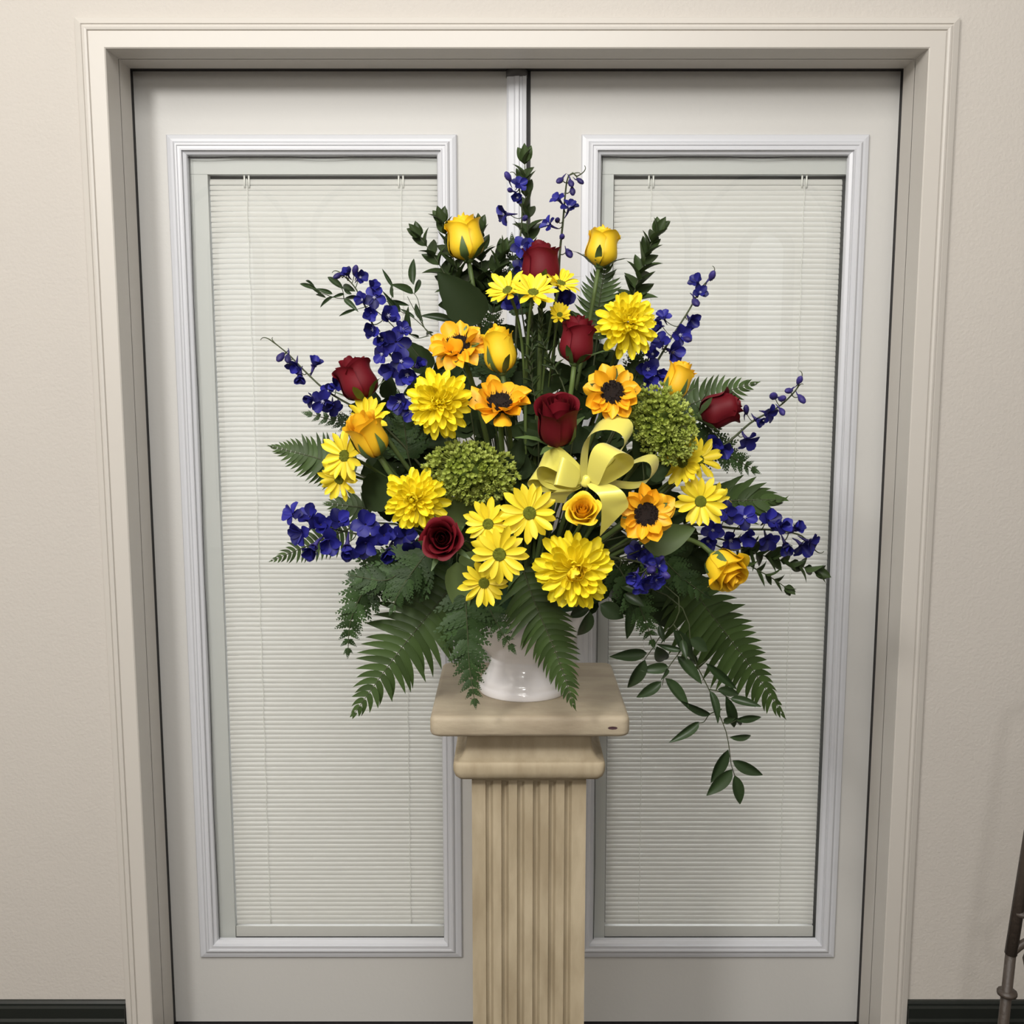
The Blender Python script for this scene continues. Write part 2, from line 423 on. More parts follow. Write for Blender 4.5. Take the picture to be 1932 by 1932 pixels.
put('capital', sqlathe(cap, 3).mesh('capital', M_ped), ped, c0)
# fluted shaft: six square-cut grooves on each face
H = .0912; pitch = .0252; gw = .0063; gd = .0085
side = [(-H, -H)]
for k in range(6):
    c = (k - 2.5) * pitch
    side += [(c-gw, -H), (c-gw+.0007, -H+gd), (c+gw-.0046, -H+gd), (c+gw-.0008, -H+.0006), (c+gw, -H)]
outl = []
for q in range(4):
    ca, sa = math.cos(q*math.pi/2), math.sin(q*math.pi/2)
    outl += [(x*ca - y*sa, x*sa + y*ca) for x, y in side]
m = MB(); n = len(outl); zs = [.09, .797]
m.add([(x, y, z) for z in zs for x, y in outl], [(j, (j+1) % n, n+(j+1) % n, n+j) for j in range(n)] + [tuple(range(n, 2*n))])
put('fluted_shaft', m.mesh('fluted_shaft', M_ped, False), ped, c0)
put('neck_band', sqlathe([(.0905, .003, .794), (.0905, .003, .806)]).mesh('neck_band', M_ped), ped, c0)
put('plinth', sqlathe([(.150, .01, -.01), (.1525, .012, -.004), (.1525, .012, .03), (.148, .01, .037), (.128, .01, .04), (.126, .01, .05), (.112, .008, .062), (.100, .006, .085), (.098, .006, .093), (.09, .005, .095)]).mesh('plinth', M_ped), ped, c0)

# ------------------------------------------------------------------ vase
VX, VY, VZ = .0098, -.480, .9226
vase = thing('flower_vase', 'white glazed ceramic urn vase standing on the pedestal slab', 'vase', (VX, VY, VZ))
vp = [(0, .0), (.0735, 0), (.0745, .002), (.0745, .0095), (.0725, .0125), (.0710, .0145), (.0715, .0175), (.0680, .024), (.0630, .030), (.0590, .036), (.0560, .043), (.0545, .049), (.0550, .0525), (.0535, .055), (.0550, .059), (.0640, .069), (.0780, .082), (.0920, .098), (.1020, .114), (.1080, .130), (.1090, .142), (.1120, .147), (.1110, .150), (.1060, .148), (.1020, .140), (0, .134)]
m = MB(); m.lathe(vp, 48); put('urn_body', m.mesh('urn_body', M_vase), vase, T((VX, VY, VZ)))
m = MB(); m.lathe([(.09, .13), (.092, .15), (.07, .185), (0, .195)], 20); put('floral_foam', m.mesh('floral_foam', M_foam), vase, T((VX, VY, VZ)))
FO = Vector((VX, VY, VZ + .17))
def foam_point(p):
    """where a stem that flowers at p enters the foam"""
    d = Vector((p.x - FO.x, p.y - FO.y, 0)); k = .06 * min(1, d.length/.25)
    return FO + (d.normalized()*k if d.length > 1e-4 else Vector()) + Vector((0, 0, -.02))

# ------------------------------------------------------------------ plant meshes (shared)
def blade(name, mt, ratio, prof, bend=0., cup=0., ripple=0., nl=7, nw=4, hook=0., base=0., seed=0, sick=0., tipz=0., serr=0.):
    """unit leaf or petal: base at the origin, along +x, face up +z"""
    r = random.Random(seed); m = MB(); vs = []; x = 0; z = 0; cen = [(0, 0)]
    for i in range(1, nl+1):
        t = (i-.5)/nl; a = base + bend*t + (hook*max(0, t-.7)/.3)
        x += math.cos(a)/nl; z += math.sin(a)/nl; cen.append((x, z))
    fs = []
    for i in range(nl+1):
        t = i/nl; w = prof(t)*ratio/2
        if serr and 0 < i < nl: w *= 1 + serr*(1 if i % 2 else -1)
        for j in range(nw+1):
            u = 2*j/nw - 1
            vs.append((cen[i][0], w*u + sick*t*t, cen[i][1] + cup*w*u*u*2 + ripple*r.uniform(-1, 1)*abs(u)*t))
    for i in range(nl):
        for j in range(nw):
            a = i*(nw+1)+j; fs.append((a, a+nw+1, a+nw+2, a+1))
    m.add(vs, fs); return m.mesh(name, mt)
def lance(t): return max(.02, math.sin(math.pi*min(1, t**.75*.98+.01))**.9)
def ovate(t): return max(.03, (math.sin(math.pi*(t**.62)))**.8 if t < 1 else .0)
def strap(t): return .35 + .65*math.sin(math.pi*.5*min(1, t/.6)) if t < .6 else max(.10, (1-((t-.6)/.4)**2.2)**.6 if t < 1 else .1)
def spoon(t): return .30 + .70*(t/.65)**1.0 if t < .65 else max(.18, math.sqrt(max(0, 1-((t-.65)/.37)**2)))
def sunp(t): return .45 + .55*math.sin(math.pi*.5*min(1, t/.5)) if t < .5 else max(.08, 1-((t-.5)/.5)**2.7)
def broad(t): return .30 + .70*math.sin(math.pi*.5*min(1, t/.55)) if t < .55 else max(.25, math.sqrt(max(0, 1-((t-.55)/.47)**2)))

PET_D = [blade('daisy_petal', M_daisy, .325, strap, bend=b, cup=c, ripple=.012, seed=i) for i, (b, c) in enumerate([(-.25, .12), (.15, .25), (-.5, .1), (-.1, -.2)])]
PET_S = [blade('sunflower_petal', M_sun, .74, sunp, bend=b, cup=c, ripple=.03, seed=i) for i, (b, c) in enumerate([(-.5, .25), (.2, .45), (-.9, .15), (.5, .3), (-.2, -.3)])]
PET_M = [blade('mum_petal', M_mum, .30, spoon, bend=b, cup=c, ripple=.015, hook=h, seed=i) for i, (b, c, h) in enumerate([(.35, .5, .3), (.1, .6, .2), (.7, .55, .5), (-.3, .35, .2)])]
PET_MC = [blade('mum_petal_inner', M_mumc, .42, spoon, bend=b, cup=.6, ripple=.02, hook=.6, seed=i) for i, b in enumerate((.5, .9, 1.3))]
SEPAL = [blade('rose_sepal', M_sepal, .26, lance, bend=b, cup=.2, seed=i) for i, b in enumerate((.1, .5, -1.2, -.5))]
SUNSEP = blade('bract', M_sepal, .32, lance, bend=.5, cup=.2)
BLUE = [blade('sepal', M_blue, .95, broad, bend=b, cup=c, ripple=.06, nl=5, seed=i) for i, (b, c) in enumerate([(-.3, .2), (.3, .35), (-.7, .1)])]
FERNP = [blade('fern_pinna', M_fern, .235, lambda t: max(.03, (1-t**2.8)*(.8+.25*min(1, t/.2))), bend=b, cup=.1, sick=s, nl=7, nw=2) for b, s in ((-.25, .32), (-.5, .45), (-.1, .22), (-.7, .38))]
RUSC = [blade('ruscus_leaf', M_rusc, 1, lance, bend=b, cup=.12, nl=9, nw=4) for b in (-.35, .1, -.7)]
MYRT = [blade('myrtle_leaf', M_myr, .60, ovate, bend=b, cup=.25, nl=6, nw=4) for b in (-.3, .2, -.6)]
SALAL = [blade('salal_leaf', M_salal, 1, ovate, bend=b, cup=.1, nl=12, nw=6, ripple=.012, serr=.03, seed=i) for i, b in enumerate((-.3, -.7, .2))]
LIMEL = blade('mid_green_leaf', M_lime, 1, ovate, bend=-.3, cup=.1, nl=10, nw=6, ripple=.012)
def pinna_mesh(seed):
    """one leatherleaf pinna: midrib with toothed pinnules, unit length along +x"""
    r = random.Random(seed); m = MB(); n = 6
    m.tube([(0, 0, 0), (.5, .01, .004), (1, .0, -.02)], .010, .003, n=4, cap=False)
    for i in range(n):
        t = .04 + .92*i/(n-1); L = .46*(1-t)**.85 + .08
        for s in (1, -1):
            a = R(58 - 22*t + r.uniform(-6, 6)); ca, sa = math.cos(a), math.sin(a)*s
            prof = [.1, .55, .36, .58, .34, .42, .0]; k = len(prof)-1
            vs = []
            for q, w in enumerate(prof):
                u = q/k
                for sg in (1, -1):
                    vx, vy = u*L, sg*w*L*.50
                    vs.append((t + vx*ca - vy*sa*s*s, vx*sa + vy*ca, -.10*u*u*L + .06*L*(1 if sg > 0 else 0)*u))
            m.add(vs, [(2*q, 2*q+2, 2*q+3, 2*q+1) for q in range(k)])
    return m.mesh('leatherleaf_pinna', M_leather, False)
LPIN = [pinna_mesh(i) for i in range(3)]

KB = [(0, .25), (.06, .58), (.15, .84), (.3, 1.0), (.45, .99), (.65, .90), (.82, .86), (.93, .83), (1, .82)]
KO = [(0, .22), (.06, .5), (.15, .74), (.3, .92), (.45, 1.0), (.65, 1.06), (.82, 1.12), (.93, 1.15), (1, 1.15)]
def interp(keys, v):
    for (a, b), (c, d) in zip(keys, keys[1:]):
        if v <= c: f = (v-a)/(c-a); return b + (d-b)*f
    return keys[-1][1]
def rose_petal(name, mt, Rr, Hh, span, flare, seed, op=0., close=0.):
    r = random.Random(seed); m = MB()
    ph = r.uniform(0, 6); lean = r.uniform(-.05, .05); pk = r.uniform(-.02, .03); wav = .010 + .02*Rr
    def fn(a, b):
        u = 2*a-1; v = b
        rad = Rr*(interp(KB, v)*(1-op) + interp(KO, v)*op)*(1 + .085*u)
        rad *= 1 - close*max(0, v-.55)/.45
        z = Hh*v*(1 - .15*abs(u)**3 + pk*(1-abs(u))**2*2 + lean*u*v)
        k = max(0, (v-.72)/.28)
        rad += flare*k*k*(1 + .25*math.sin(4*u+ph)) + wav*math.sin(3.3*u+ph)*v*v + .012*math.cos(u*2.2)*math.sin(v*3.1)
        z -= flare*.75*k**3
        an = u*span*(.80 + .20*min(1, v/.3))
        return (rad*math.cos(an), rad*math.sin(an), z)
    m.grid(fn, 12, 12); return m.mesh(name, mt)
def rose_set(mt, mi, op):
    """list of (mesh, turn) for one rose of unit height"""
    out = []; k = int(op*100)
    if op < .5: lays = ((1, .06, .97, 165, 0, .3), (2, .11, 1.0, 120, .0, .35), (2, .17, 1.0, 100, .015, .35), (3, .235, .98, 76, .03, .28), (3, .29, .95, 66, .05, .12), (4, .33, .91, 56, .07, 0))
    else: lays = ((1, .035, .84, 170, 0, .1), (2, .08, .87, 125, .005, .1), (2, .135, .89, 105, .02, .05), (3, .20, .88, 80, .045, 0), (4, .275, .83, 60, .075, 0), (5, .345, .72, 50, .11, 0))
    for li, (n, rr, hh, sp, fl, cl) in enumerate(lays):
        for i in range(n):
            me = rose_petal('petal', mi if li < 4 else mt, rr, hh*rng.uniform(.96, 1.03), R(sp), fl, k, op*(rr/.345), cl)
            out.append((me, 360*i/n + li*37 + rng.uniform(-9, 9))); k += 1
    return out
def rose_sepal(seed, curl):
    r = random.Random(seed); m = MB(); ph = r.uniform(-.1, .1)
    def fn(a, b):
        u = 2*a-1; v = b*(.62 - .3*curl); w = (1 - b**1.5)*.29*(.75 + .25*min(1, b/.2)) + .012
        rad = .355*interp(KB, min(1, v)) + curl*max(0, b-.35)**1.6; an = u*w + ph*b
        return (rad*math.cos(an), rad*math.sin(an), v - .02 - curl*.5*max(0, b-.5)**2)
    m.grid(fn, 10, 4); return m.mesh('rose_sepal', M_sepal)
RSEP = [rose_sepal(i, c) for i, c in enumerate((.02, .10, .45, .8, .04))]
ROSES = {('y', 0): rose_set(M_yrose, M_yrose, .0), ('y', 1): rose_set(M_yrose, M_grose, .9), ('r', 0): rose_set(M_rrose, M_rrose, .08), ('r', 1): rose_set(M_rrose, M_rrose, .85), ('g', 1): rose_set(M_grose, M_grose, .30), ('r', 2): rose_set(M_rrose, M_rrose, .40)}
m = MB(); m.lathe([(0, -.09), (.06, -.07), (.105, -.02), (.10, .03), (.0, .05)], 12); CALYX = m.mesh('calyx', M_sepal)

def stem_part(parent, p0, axis, r, tint=None, bow=.35, end=None):
    """a stem from under the flower to the foam"""
    e = foam_point(p0) if end is None else end; d = (p0 - e).length
    up = (Vector((0, 0, 1)) + (p0-e).normalized()).normalized()
    pts = bez(p0, p0 - axis*d*bow, e + up*d*.35, e, 14)
    m = MB(); m.tube(pts, r, r*1.1, 7); return put('stem', m.mesh('stem', tint or M_stem), parent, I4)
def facing(p, f, roll=0.):
    return T(p) @ f.to_track_quat('Z', 'Y').to_matrix().to_4x4() @ Matrix.Rotation(roll, 4, 'Z')

# ------------------------------------------------------------------ roses
def rose(kind, opn, bx, by, tx, ty, hpx, Y, tilt, label, roll=0., fat=None):
    """the base of the head at (bx,by); the axis runs towards (tx,ty) and leans into the room by tilt degrees"""
    p = P(bx, by, Y); q = P(tx, ty, Y); s = U(hpx, p)
    a = (q-p).normalized(); f = (a*math.cos(R(tilt)) + Vector((0, -1, 0))*math.sin(R(tilt))).normalized()
    nm = {'y': 'yellow_rose', 'g': 'yellow_rose', 'r': 'red_rose'}[kind]
    t = thing(nm, label, 'rose', foam_point(p), {'y': 'yellow roses', 'g': 'yellow roses', 'r': 'dark red roses'}[kind])
    fat = fat or (1 if opn else 1.2)
    M = facing(p, f, roll) @ Matrix.Diagonal((s*fat, s*fat, s, 1))
    for me, an in ROSES[(kind, opn)]: put('petal', me, t, M @ Matrix.Rotation(R(an), 4, 'Z'))
    put('calyx', CALYX, t, M)
    for k in range(5):
        put('sepal', RSEP[rng.choice((2, 3, 1)) if kind == 'r' else rng.randrange(5)], t, M @ Matrix.Rotation(R(72*k + rng.uniform(-12, 12)), 4, 'Z') @ Matrix.Diagonal((1.03, 1.03, rng.uniform(.85, 1.2), 1)))
    stem_part(t, p - f*s*.06, f, s*.055)
    return t
rose('y', 0, 884, 490, 870, 410, 84, -.53, 6, 'pale yellow rosebud on a bare thick stem, at the top above the large dark leaf', .4)
rose('y', 0, 1130, 502, 1141, 432, 74, -.52, 4, 'yellow rosebud with curling thin sepals, in front of an upright fern tip', 1.0)
rose('y', 0, 948, 702, 936, 612, 88, -.64, 8, 'plump yellow rosebud beside the folded-petal sunflower', 2.1, 1.02)
rose('g', 1, 1266, 752, 1292, 684, 74, -.60, 4, 'golden yellow rose leaning over the smaller lime-green flower cluster', .2)
rose('g', 1, 714, 858, 676, 778, 92, -.62, 22, 'golden yellow rose tucked between two yellow daisies, its stem showing below', 1.4)
rose('y', 1, 1098, 975, 1096, 945, 66, -.76, 62, 'small open yellow rose with a coiled centre, just under the ribbon bow', .3)
rose('y', 1, 1345, 1047, 1388, 1098, 88, -.62, 42, 'large yellow rose with a swirled centre, alone below the blue spike on the lower side', 2.4)
rose('r', 0, 1020, 545, 1019, 462, 88, -.55, 4, 'dark red rose at the top, half hidden by small yellow daisies', 0)
rose('r', 0, 1084, 684, 1092, 596, 88, -.60, 10, 'dark red rosebud between the ruffled chrysanthemum and the green sprays', 1.1, 1.08)
rose('r', 2, 1050, 838, 1051, 748, 104, -.68, 30, 'open red rose showing its spiral, standing above the ribbon bow', .7)
rose('r', 0, 690, 752, 658, 682, 84, -.55, 4, 'dark red rosebud leaning out beside the sparse blue spike', 2.0)
rose('r', 0, 1322, 786, 1382, 764, 78, -.52, 6, 'dark red rose lying sideways in front of a fern frond', 2.6)
rose('r', 1, 838, 1020, 836, 1008, 80, -.70, 76, 'round open red rose facing out, under the flat-topped yellow chrysanthemum', .5)

# ------------------------------------------------------------------ sunflowers
m = MB()
m.lathe([(.20, -.03), (.205, .01), (.19, .035), (.15, .045), (.10, .04), (.05, .03), (0, .026)], 28)
rd = random.Random(3)
for k in range(170):
    a = rd.uniform(0, 6.283); rr = .205*math.sqrt(rd.uniform(.1, 1)); h = .045 + .03*(rr/.205)
    c = Vector((rr*math.cos(a), rr*math.sin(a), .02)); e = c + Vector((math.cos(a)*.012, math.sin(a)*.012, h-.01))
    m.tube([c, e], .0075, .004, 4)
DISC = m.mesh('seed_disc', M_disc, False)
def sunflower(px, py, D, f, Y, label, roll=0., up=14, folded=False):
    p = P(px, py, Y); s = U(D, p); f = dirv(*f)
    t = thing('sunflower', label, 'sunflower', foam_point(p), 'sunflowers')
    M = facing(p, f, roll) @ Matrix.Scale(s, 4)
    put('seed_disc', DISC, t, M)
    for lay, (n, L, el, z) in enumerate(((11, .36, up-4, -.03), (10, .31, up+14, -.01))):
        for k in range(n):
            put('petal', PET_S[rng.randrange(5)], t, M @ Matrix.Rotation(2*math.pi*(k+.5*lay)/n + rng.uniform(-.12, .12), 4, 'Z') @ T((.165, 0, z)) @ Matrix.Rotation(-R(el + rng.uniform(-9, 9)), 4, 'Y') @ Matrix.Rotation(R(rng.uniform(-18, 18)), 4, 'X') @ Matrix.Diagonal((L*rng.uniform(.9, 1.08), L*rng.uniform(.85, 1.1), L, 1)))
    if folded:
        for a, b in ((-1.75, 118), (-1.35, 105), (-2.3, 85)):
            put('petal', PET_S[1], t, M @ Matrix.Rotation(a, 4, 'Z') @ T((.21, 0, .02)) @ Matrix.Rotation(-R(b), 4, 'Y') @ Matrix.Diagonal((.28, .34, .28, 1)))
    for k in range(9):
        put('bract', SUNSEP, t, M @ Matrix.Rotation(2*math.pi*k/9, 4, 'Z') @ T((.12, 0, -.05)) @ Matrix.Rotation(-R(5), 4, 'Y') @ Matrix.Diagonal((.3, .36, .3, 1)))
    stem_part(t, p - f*s*.05, f, s*.045)
sunflower(864, 652, 116, (-.25, .62, .72), -.64, 'sunflower with petals folded over its brown centre, uppermost of the four', .0, 16, True)
sunflower(944, 760, 122, (.02, .72, .68), -.68, 'sunflower tilted upward beside the big yellow chrysanthemum, dark oval centre', .3, 24)
sunflower(1155, 740, 112, (-.02, .12, 1), -.67, 'sunflower facing straight out beside the lime-green flower cluster', .7, 14)
sunflower(1219, 970, 114, (-.12, .06, 1), -.72, 'sunflower with wavy petals next to the ribbon tail, lowest of the four', 1.2, 14)

# ------------------------------------------------------------------ chrysanthemums
def mum(px, py, D, f, Y, label, roll=0., core=False):
    p = P(px, py, Y); s = U(D, p); f = dirv(*f)
    t = thing('chrysanthemum', label, 'chrysanthemum', foam_point(p), 'large yellow chrysanthemums')
    M = facing(p, f, roll) @ Matrix.Scale(s, 4)
    lays = ((19, .46, -22, .06, -.07), (21, .45, -4, .05, -.03), (21, .41, 14, .045, .01), (19, .36, 32, .04, .04), (15, .29, 48, .03, .07), (11, .22, 62, .02, .09), (7, .15, 76, .012, .10))
    for li, (n, L, el, r0, z) in enumerate(lays):
        for k in range(n):
            me = PET_MC[rng.randrange(3)] if core and li > 3 else PET_M[rng.randrange(4)]
            l = L*rng.uniform(.80, 1.13)
            put('petal', me, t, M @ Matrix.Rotation(2*math.pi*(k + .5*(li % 2))/n + rng.uniform(-.12, .12), 4, 'Z') @ T((r0, 0, z)) @ Matrix.Rotation(-R(el + rng.uniform(-10, 10)), 4, 'Y') @ Matrix.Rotation(R(rng.uniform(-15, 15)), 4, 'X') @ Matrix.Diagonal((l, l*rng.uniform(.85, 1.1), l, 1)))
    stem_part(t, p - f*s*.06, f, s*.035)
mum(828, 760, 128, (0, .14, 1), -.69, 'large ruffled yellow chrysanthemum beside the upturned sunflower', .2)
mum(1184, 608, 122, (.05, .36, .93), -.60, 'large ruffled yellow chrysanthemum high up, between the red rosebud and the blue spike', .6)
mum(782, 942, 122, (-.1, .12, 1), -.70, 'large yellow chrysanthemum just above the round open red rose', 1.0)
mum(1082, 1076, 146, (0, .02, 1), -.74, 'broadest yellow chrysanthemum with a curled gold centre, directly above the vase', .4, True)

# ------------------------------------------------------------------ daisies
m = MB(); m.lathe([(.125, -.02), (.128, .012), (.11, .03), (.06, .038), (0, .03)], 18)
rd = random.Random(5)
for k in range(60):
    a = rd.uniform(0, 6.283); rr = .12*math.sqrt(rd.random()); m.tube([(rr*math.cos(a), rr*math.sin(a), .02), (rr*math.cos(a), rr*math.sin(a), .045)], .012, .008, 4)
DEYE = m.mesh('eye_disc', M_deye, False)
m = MB(); m.lathe([(0, -.12), (.06, -.10), (.12, -.04), (.14, -.015)], 10); DCUP = m.mesh('bract_cup', M_sepal)
def daisy(px, py, D, f, Y, label, el=10, n=9, end=None):
    p = P(px, py, Y); s = U(D, p); f = dirv(*f)
    t = thing('yellow_daisy', label, 'daisy', foam_point(p) if end is None else end, 'yellow daisies')
    M = facing(p, f, rng.uniform(0, 6)) @ Matrix.Scale(s, 4)
    put('eye_disc', DEYE, t, M @ Matrix.Scale(.9, 4)); put('bract_cup', DCUP, t, M)
    for lay in range(2):
        for k in range(n):
            l = (.43, .39)[lay]*rng.uniform(.88, 1.1)
            put('petal', PET_D[rng.randrange(4)], t, M @ Matrix.Rotation(2*math.pi*(k+.5*lay)/n + rng.uniform(-.1, .1), 4, 'Z') @ T((.095, 0, -.01+.012*lay)) @ Matrix.Rotation(-R(el + 8*lay + rng.uniform(-9, 9)), 4, 'Y') @ Matrix.Rotation(R(rng.uniform(-15, 15)), 4, 'X') @ Matrix.Diagonal((l, l*1.05, l, 1)))
    stem_part(t, p - f*s*.1, f, s*.035, bow=.25)
daisy(958, 548, 86, (-.35, .62, .70), -.60, 'yellow daisy at the top of tall bare stalks, partly behind a fuller one', 22)
daisy(1006, 552, 92, (.12, .72, .68), -.62, 'full yellow daisy in front of the topmost red rose', 24)
daisy(1058, 534, 80, (.25, .80, .50), -.58, 'yellow daisy seen from the side, beside the thin upright blue spike', 18)
daisy(1056, 594, 50, (.1, .45, .9), -.59, 'smallest yellow daisy, half open, just above a red rosebud', 38)
daisy(692, 790, 92, (.15, .72, .65), -.57, 'yellow daisy behind the golden rose, its pointed petals sticking up', 35)
daisy(650, 860, 100, (-.45, .2, .86), -.60, 'yellow daisy beside the golden rose, turned outward, above another daisy', 14)
daisy(640, 905, 82, (-.3, -.25, .9), -.58, 'yellow daisy drooping below the outward-turned one, over the large dull leaf', 20)
daisy(999, 968, 112, (.02, .1, 1), -.74, 'wide yellow daisy with a green eye, uppermost of the four in the middle', 6)
daisy(921, 989, 94, (-.1, .2, 1), -.72, 'yellow daisy beside the open red rose, overlapped by a lower daisy', 14)
daisy(942, 1046, 112, (.02, .05, 1), -.76, 'wide yellow daisy with a brownish-green eye, in front of two others', 8)
daisy(913, 1100, 92, (-.05, -.12, 1), -.73, 'lowest yellow daisy, above the leafy fern tips and the vase', 16)
daisy(1318, 866, 90, (.3, .45, .85), -.56, 'yellow daisy tucked behind another beside the lime-green cluster', 20)
daisy(1288, 872, 98, (-.5, .22, .8), -.61, 'yellow daisy with narrow petals under the lime-green cluster', 20)
daisy(1322, 946, 98, (-.3, .05, .95), -.62, 'yellow daisy next to the lowest sunflower, above the long blue spike', 12)
daisy(1345, 950, 78, (.35, .15, .9), -.56, 'yellow daisy peeking out behind the one next to the lowest sunflower', 16)

# ------------------------------------------------------------------ lime-green flower clusters
def cluster(px, py, wpx, hpx, rot, Y, label, n=760):
    p = P(px, py, Y); a = U(wpx/2, p); b = U(hpx/2, p); c = a*.75
    t = thing('green_hydrangea', label, 'hydrangea', foam_point(p), 'lime green hydrangea heads')
    m = MB(); rd = random.Random(int(px)); Rr = Matrix.Rotation(R(rot), 3, 'Y')
    for k in range(n):
        u = rd.uniform(-1, 1); ph = rd.uniform(0, 6.283); q = math.sqrt(1-u*u)
        d = Vector((q*math.cos(ph), -abs(q*math.sin(ph))*1.0 + .15, u)).normalized()
        lump = 1 + .20*math.sin(5*ph+u*4) + rd.uniform(-.12, .06)
        e = Rr @ Vector((d.x*a*lump, d.y*c*lump, d.z*b*lump)); nn = (Rr @ Vector((d.x/a, d.y/c, d.z/b))).normalized()
        nn = (nn + Vector((rd.uniform(-.5, .5), rd.uniform(-.5, .5), rd.uniform(-.2, .7)))).normalized()
        s = U(rd.uniform(4.2, 6.6), p); ax = nn.orthogonal().normalized(); ay = nn.cross(ax); c0_ = p + e
        np_ = 4
        for j in range(np_):
            an = 2*math.pi*(j/np_) + k; x = ax*math.cos(an) + ay*math.sin(an); y = nn.cross(x)
            m.add([c0_, c0_ + x*s*.55 + y*s*.62 + nn*s*.7, c0_ + x*s*.75 + nn*s*1.5, c0_ + x*s*.55 - y*s*.62 + nn*s*.7, c0_ + x*s*.72 + nn*s*.7], [(0, 1, 4), (1, 2, 4), (2, 3, 4), (3, 0, 4)])
        if k % 4 == 0: m.tube([p + e*.3, c0_], U(1.0, p), U(.8, p), 4, False)
    o = put('florets', m.mesh('florets', M_hyd), t, I4); o['kind'] = 'stuff'
    m = MB(); m.lathe([(0, -.8), (.55, -.55), (.78, 0), (.55, .55), (0, .8)], 14)
    put('inner_head', m.mesh('inner_head', mat('dark_green_inner', (.075, .11, .018), .8, spec=.1)), t, T(p) @ Rr.to_4x4() @ Matrix.Diagonal((a*.98, c*.98, b*.98, 1)))
    stem_part(t, p + Vector((0, .02, -.01)), dirv(0, .4, 1), U(4, p))
    return t
hy1 = cluster(888, 890, 142, 92, 8, -.66, 'wide lime-green flower cluster between two yellow chrysanthemums and the ribbon bow')
hy2 = cluster(1250, 800, 92, 128, -28, -.64, 'tilted oval lime-green flower cluster under the golden rose')

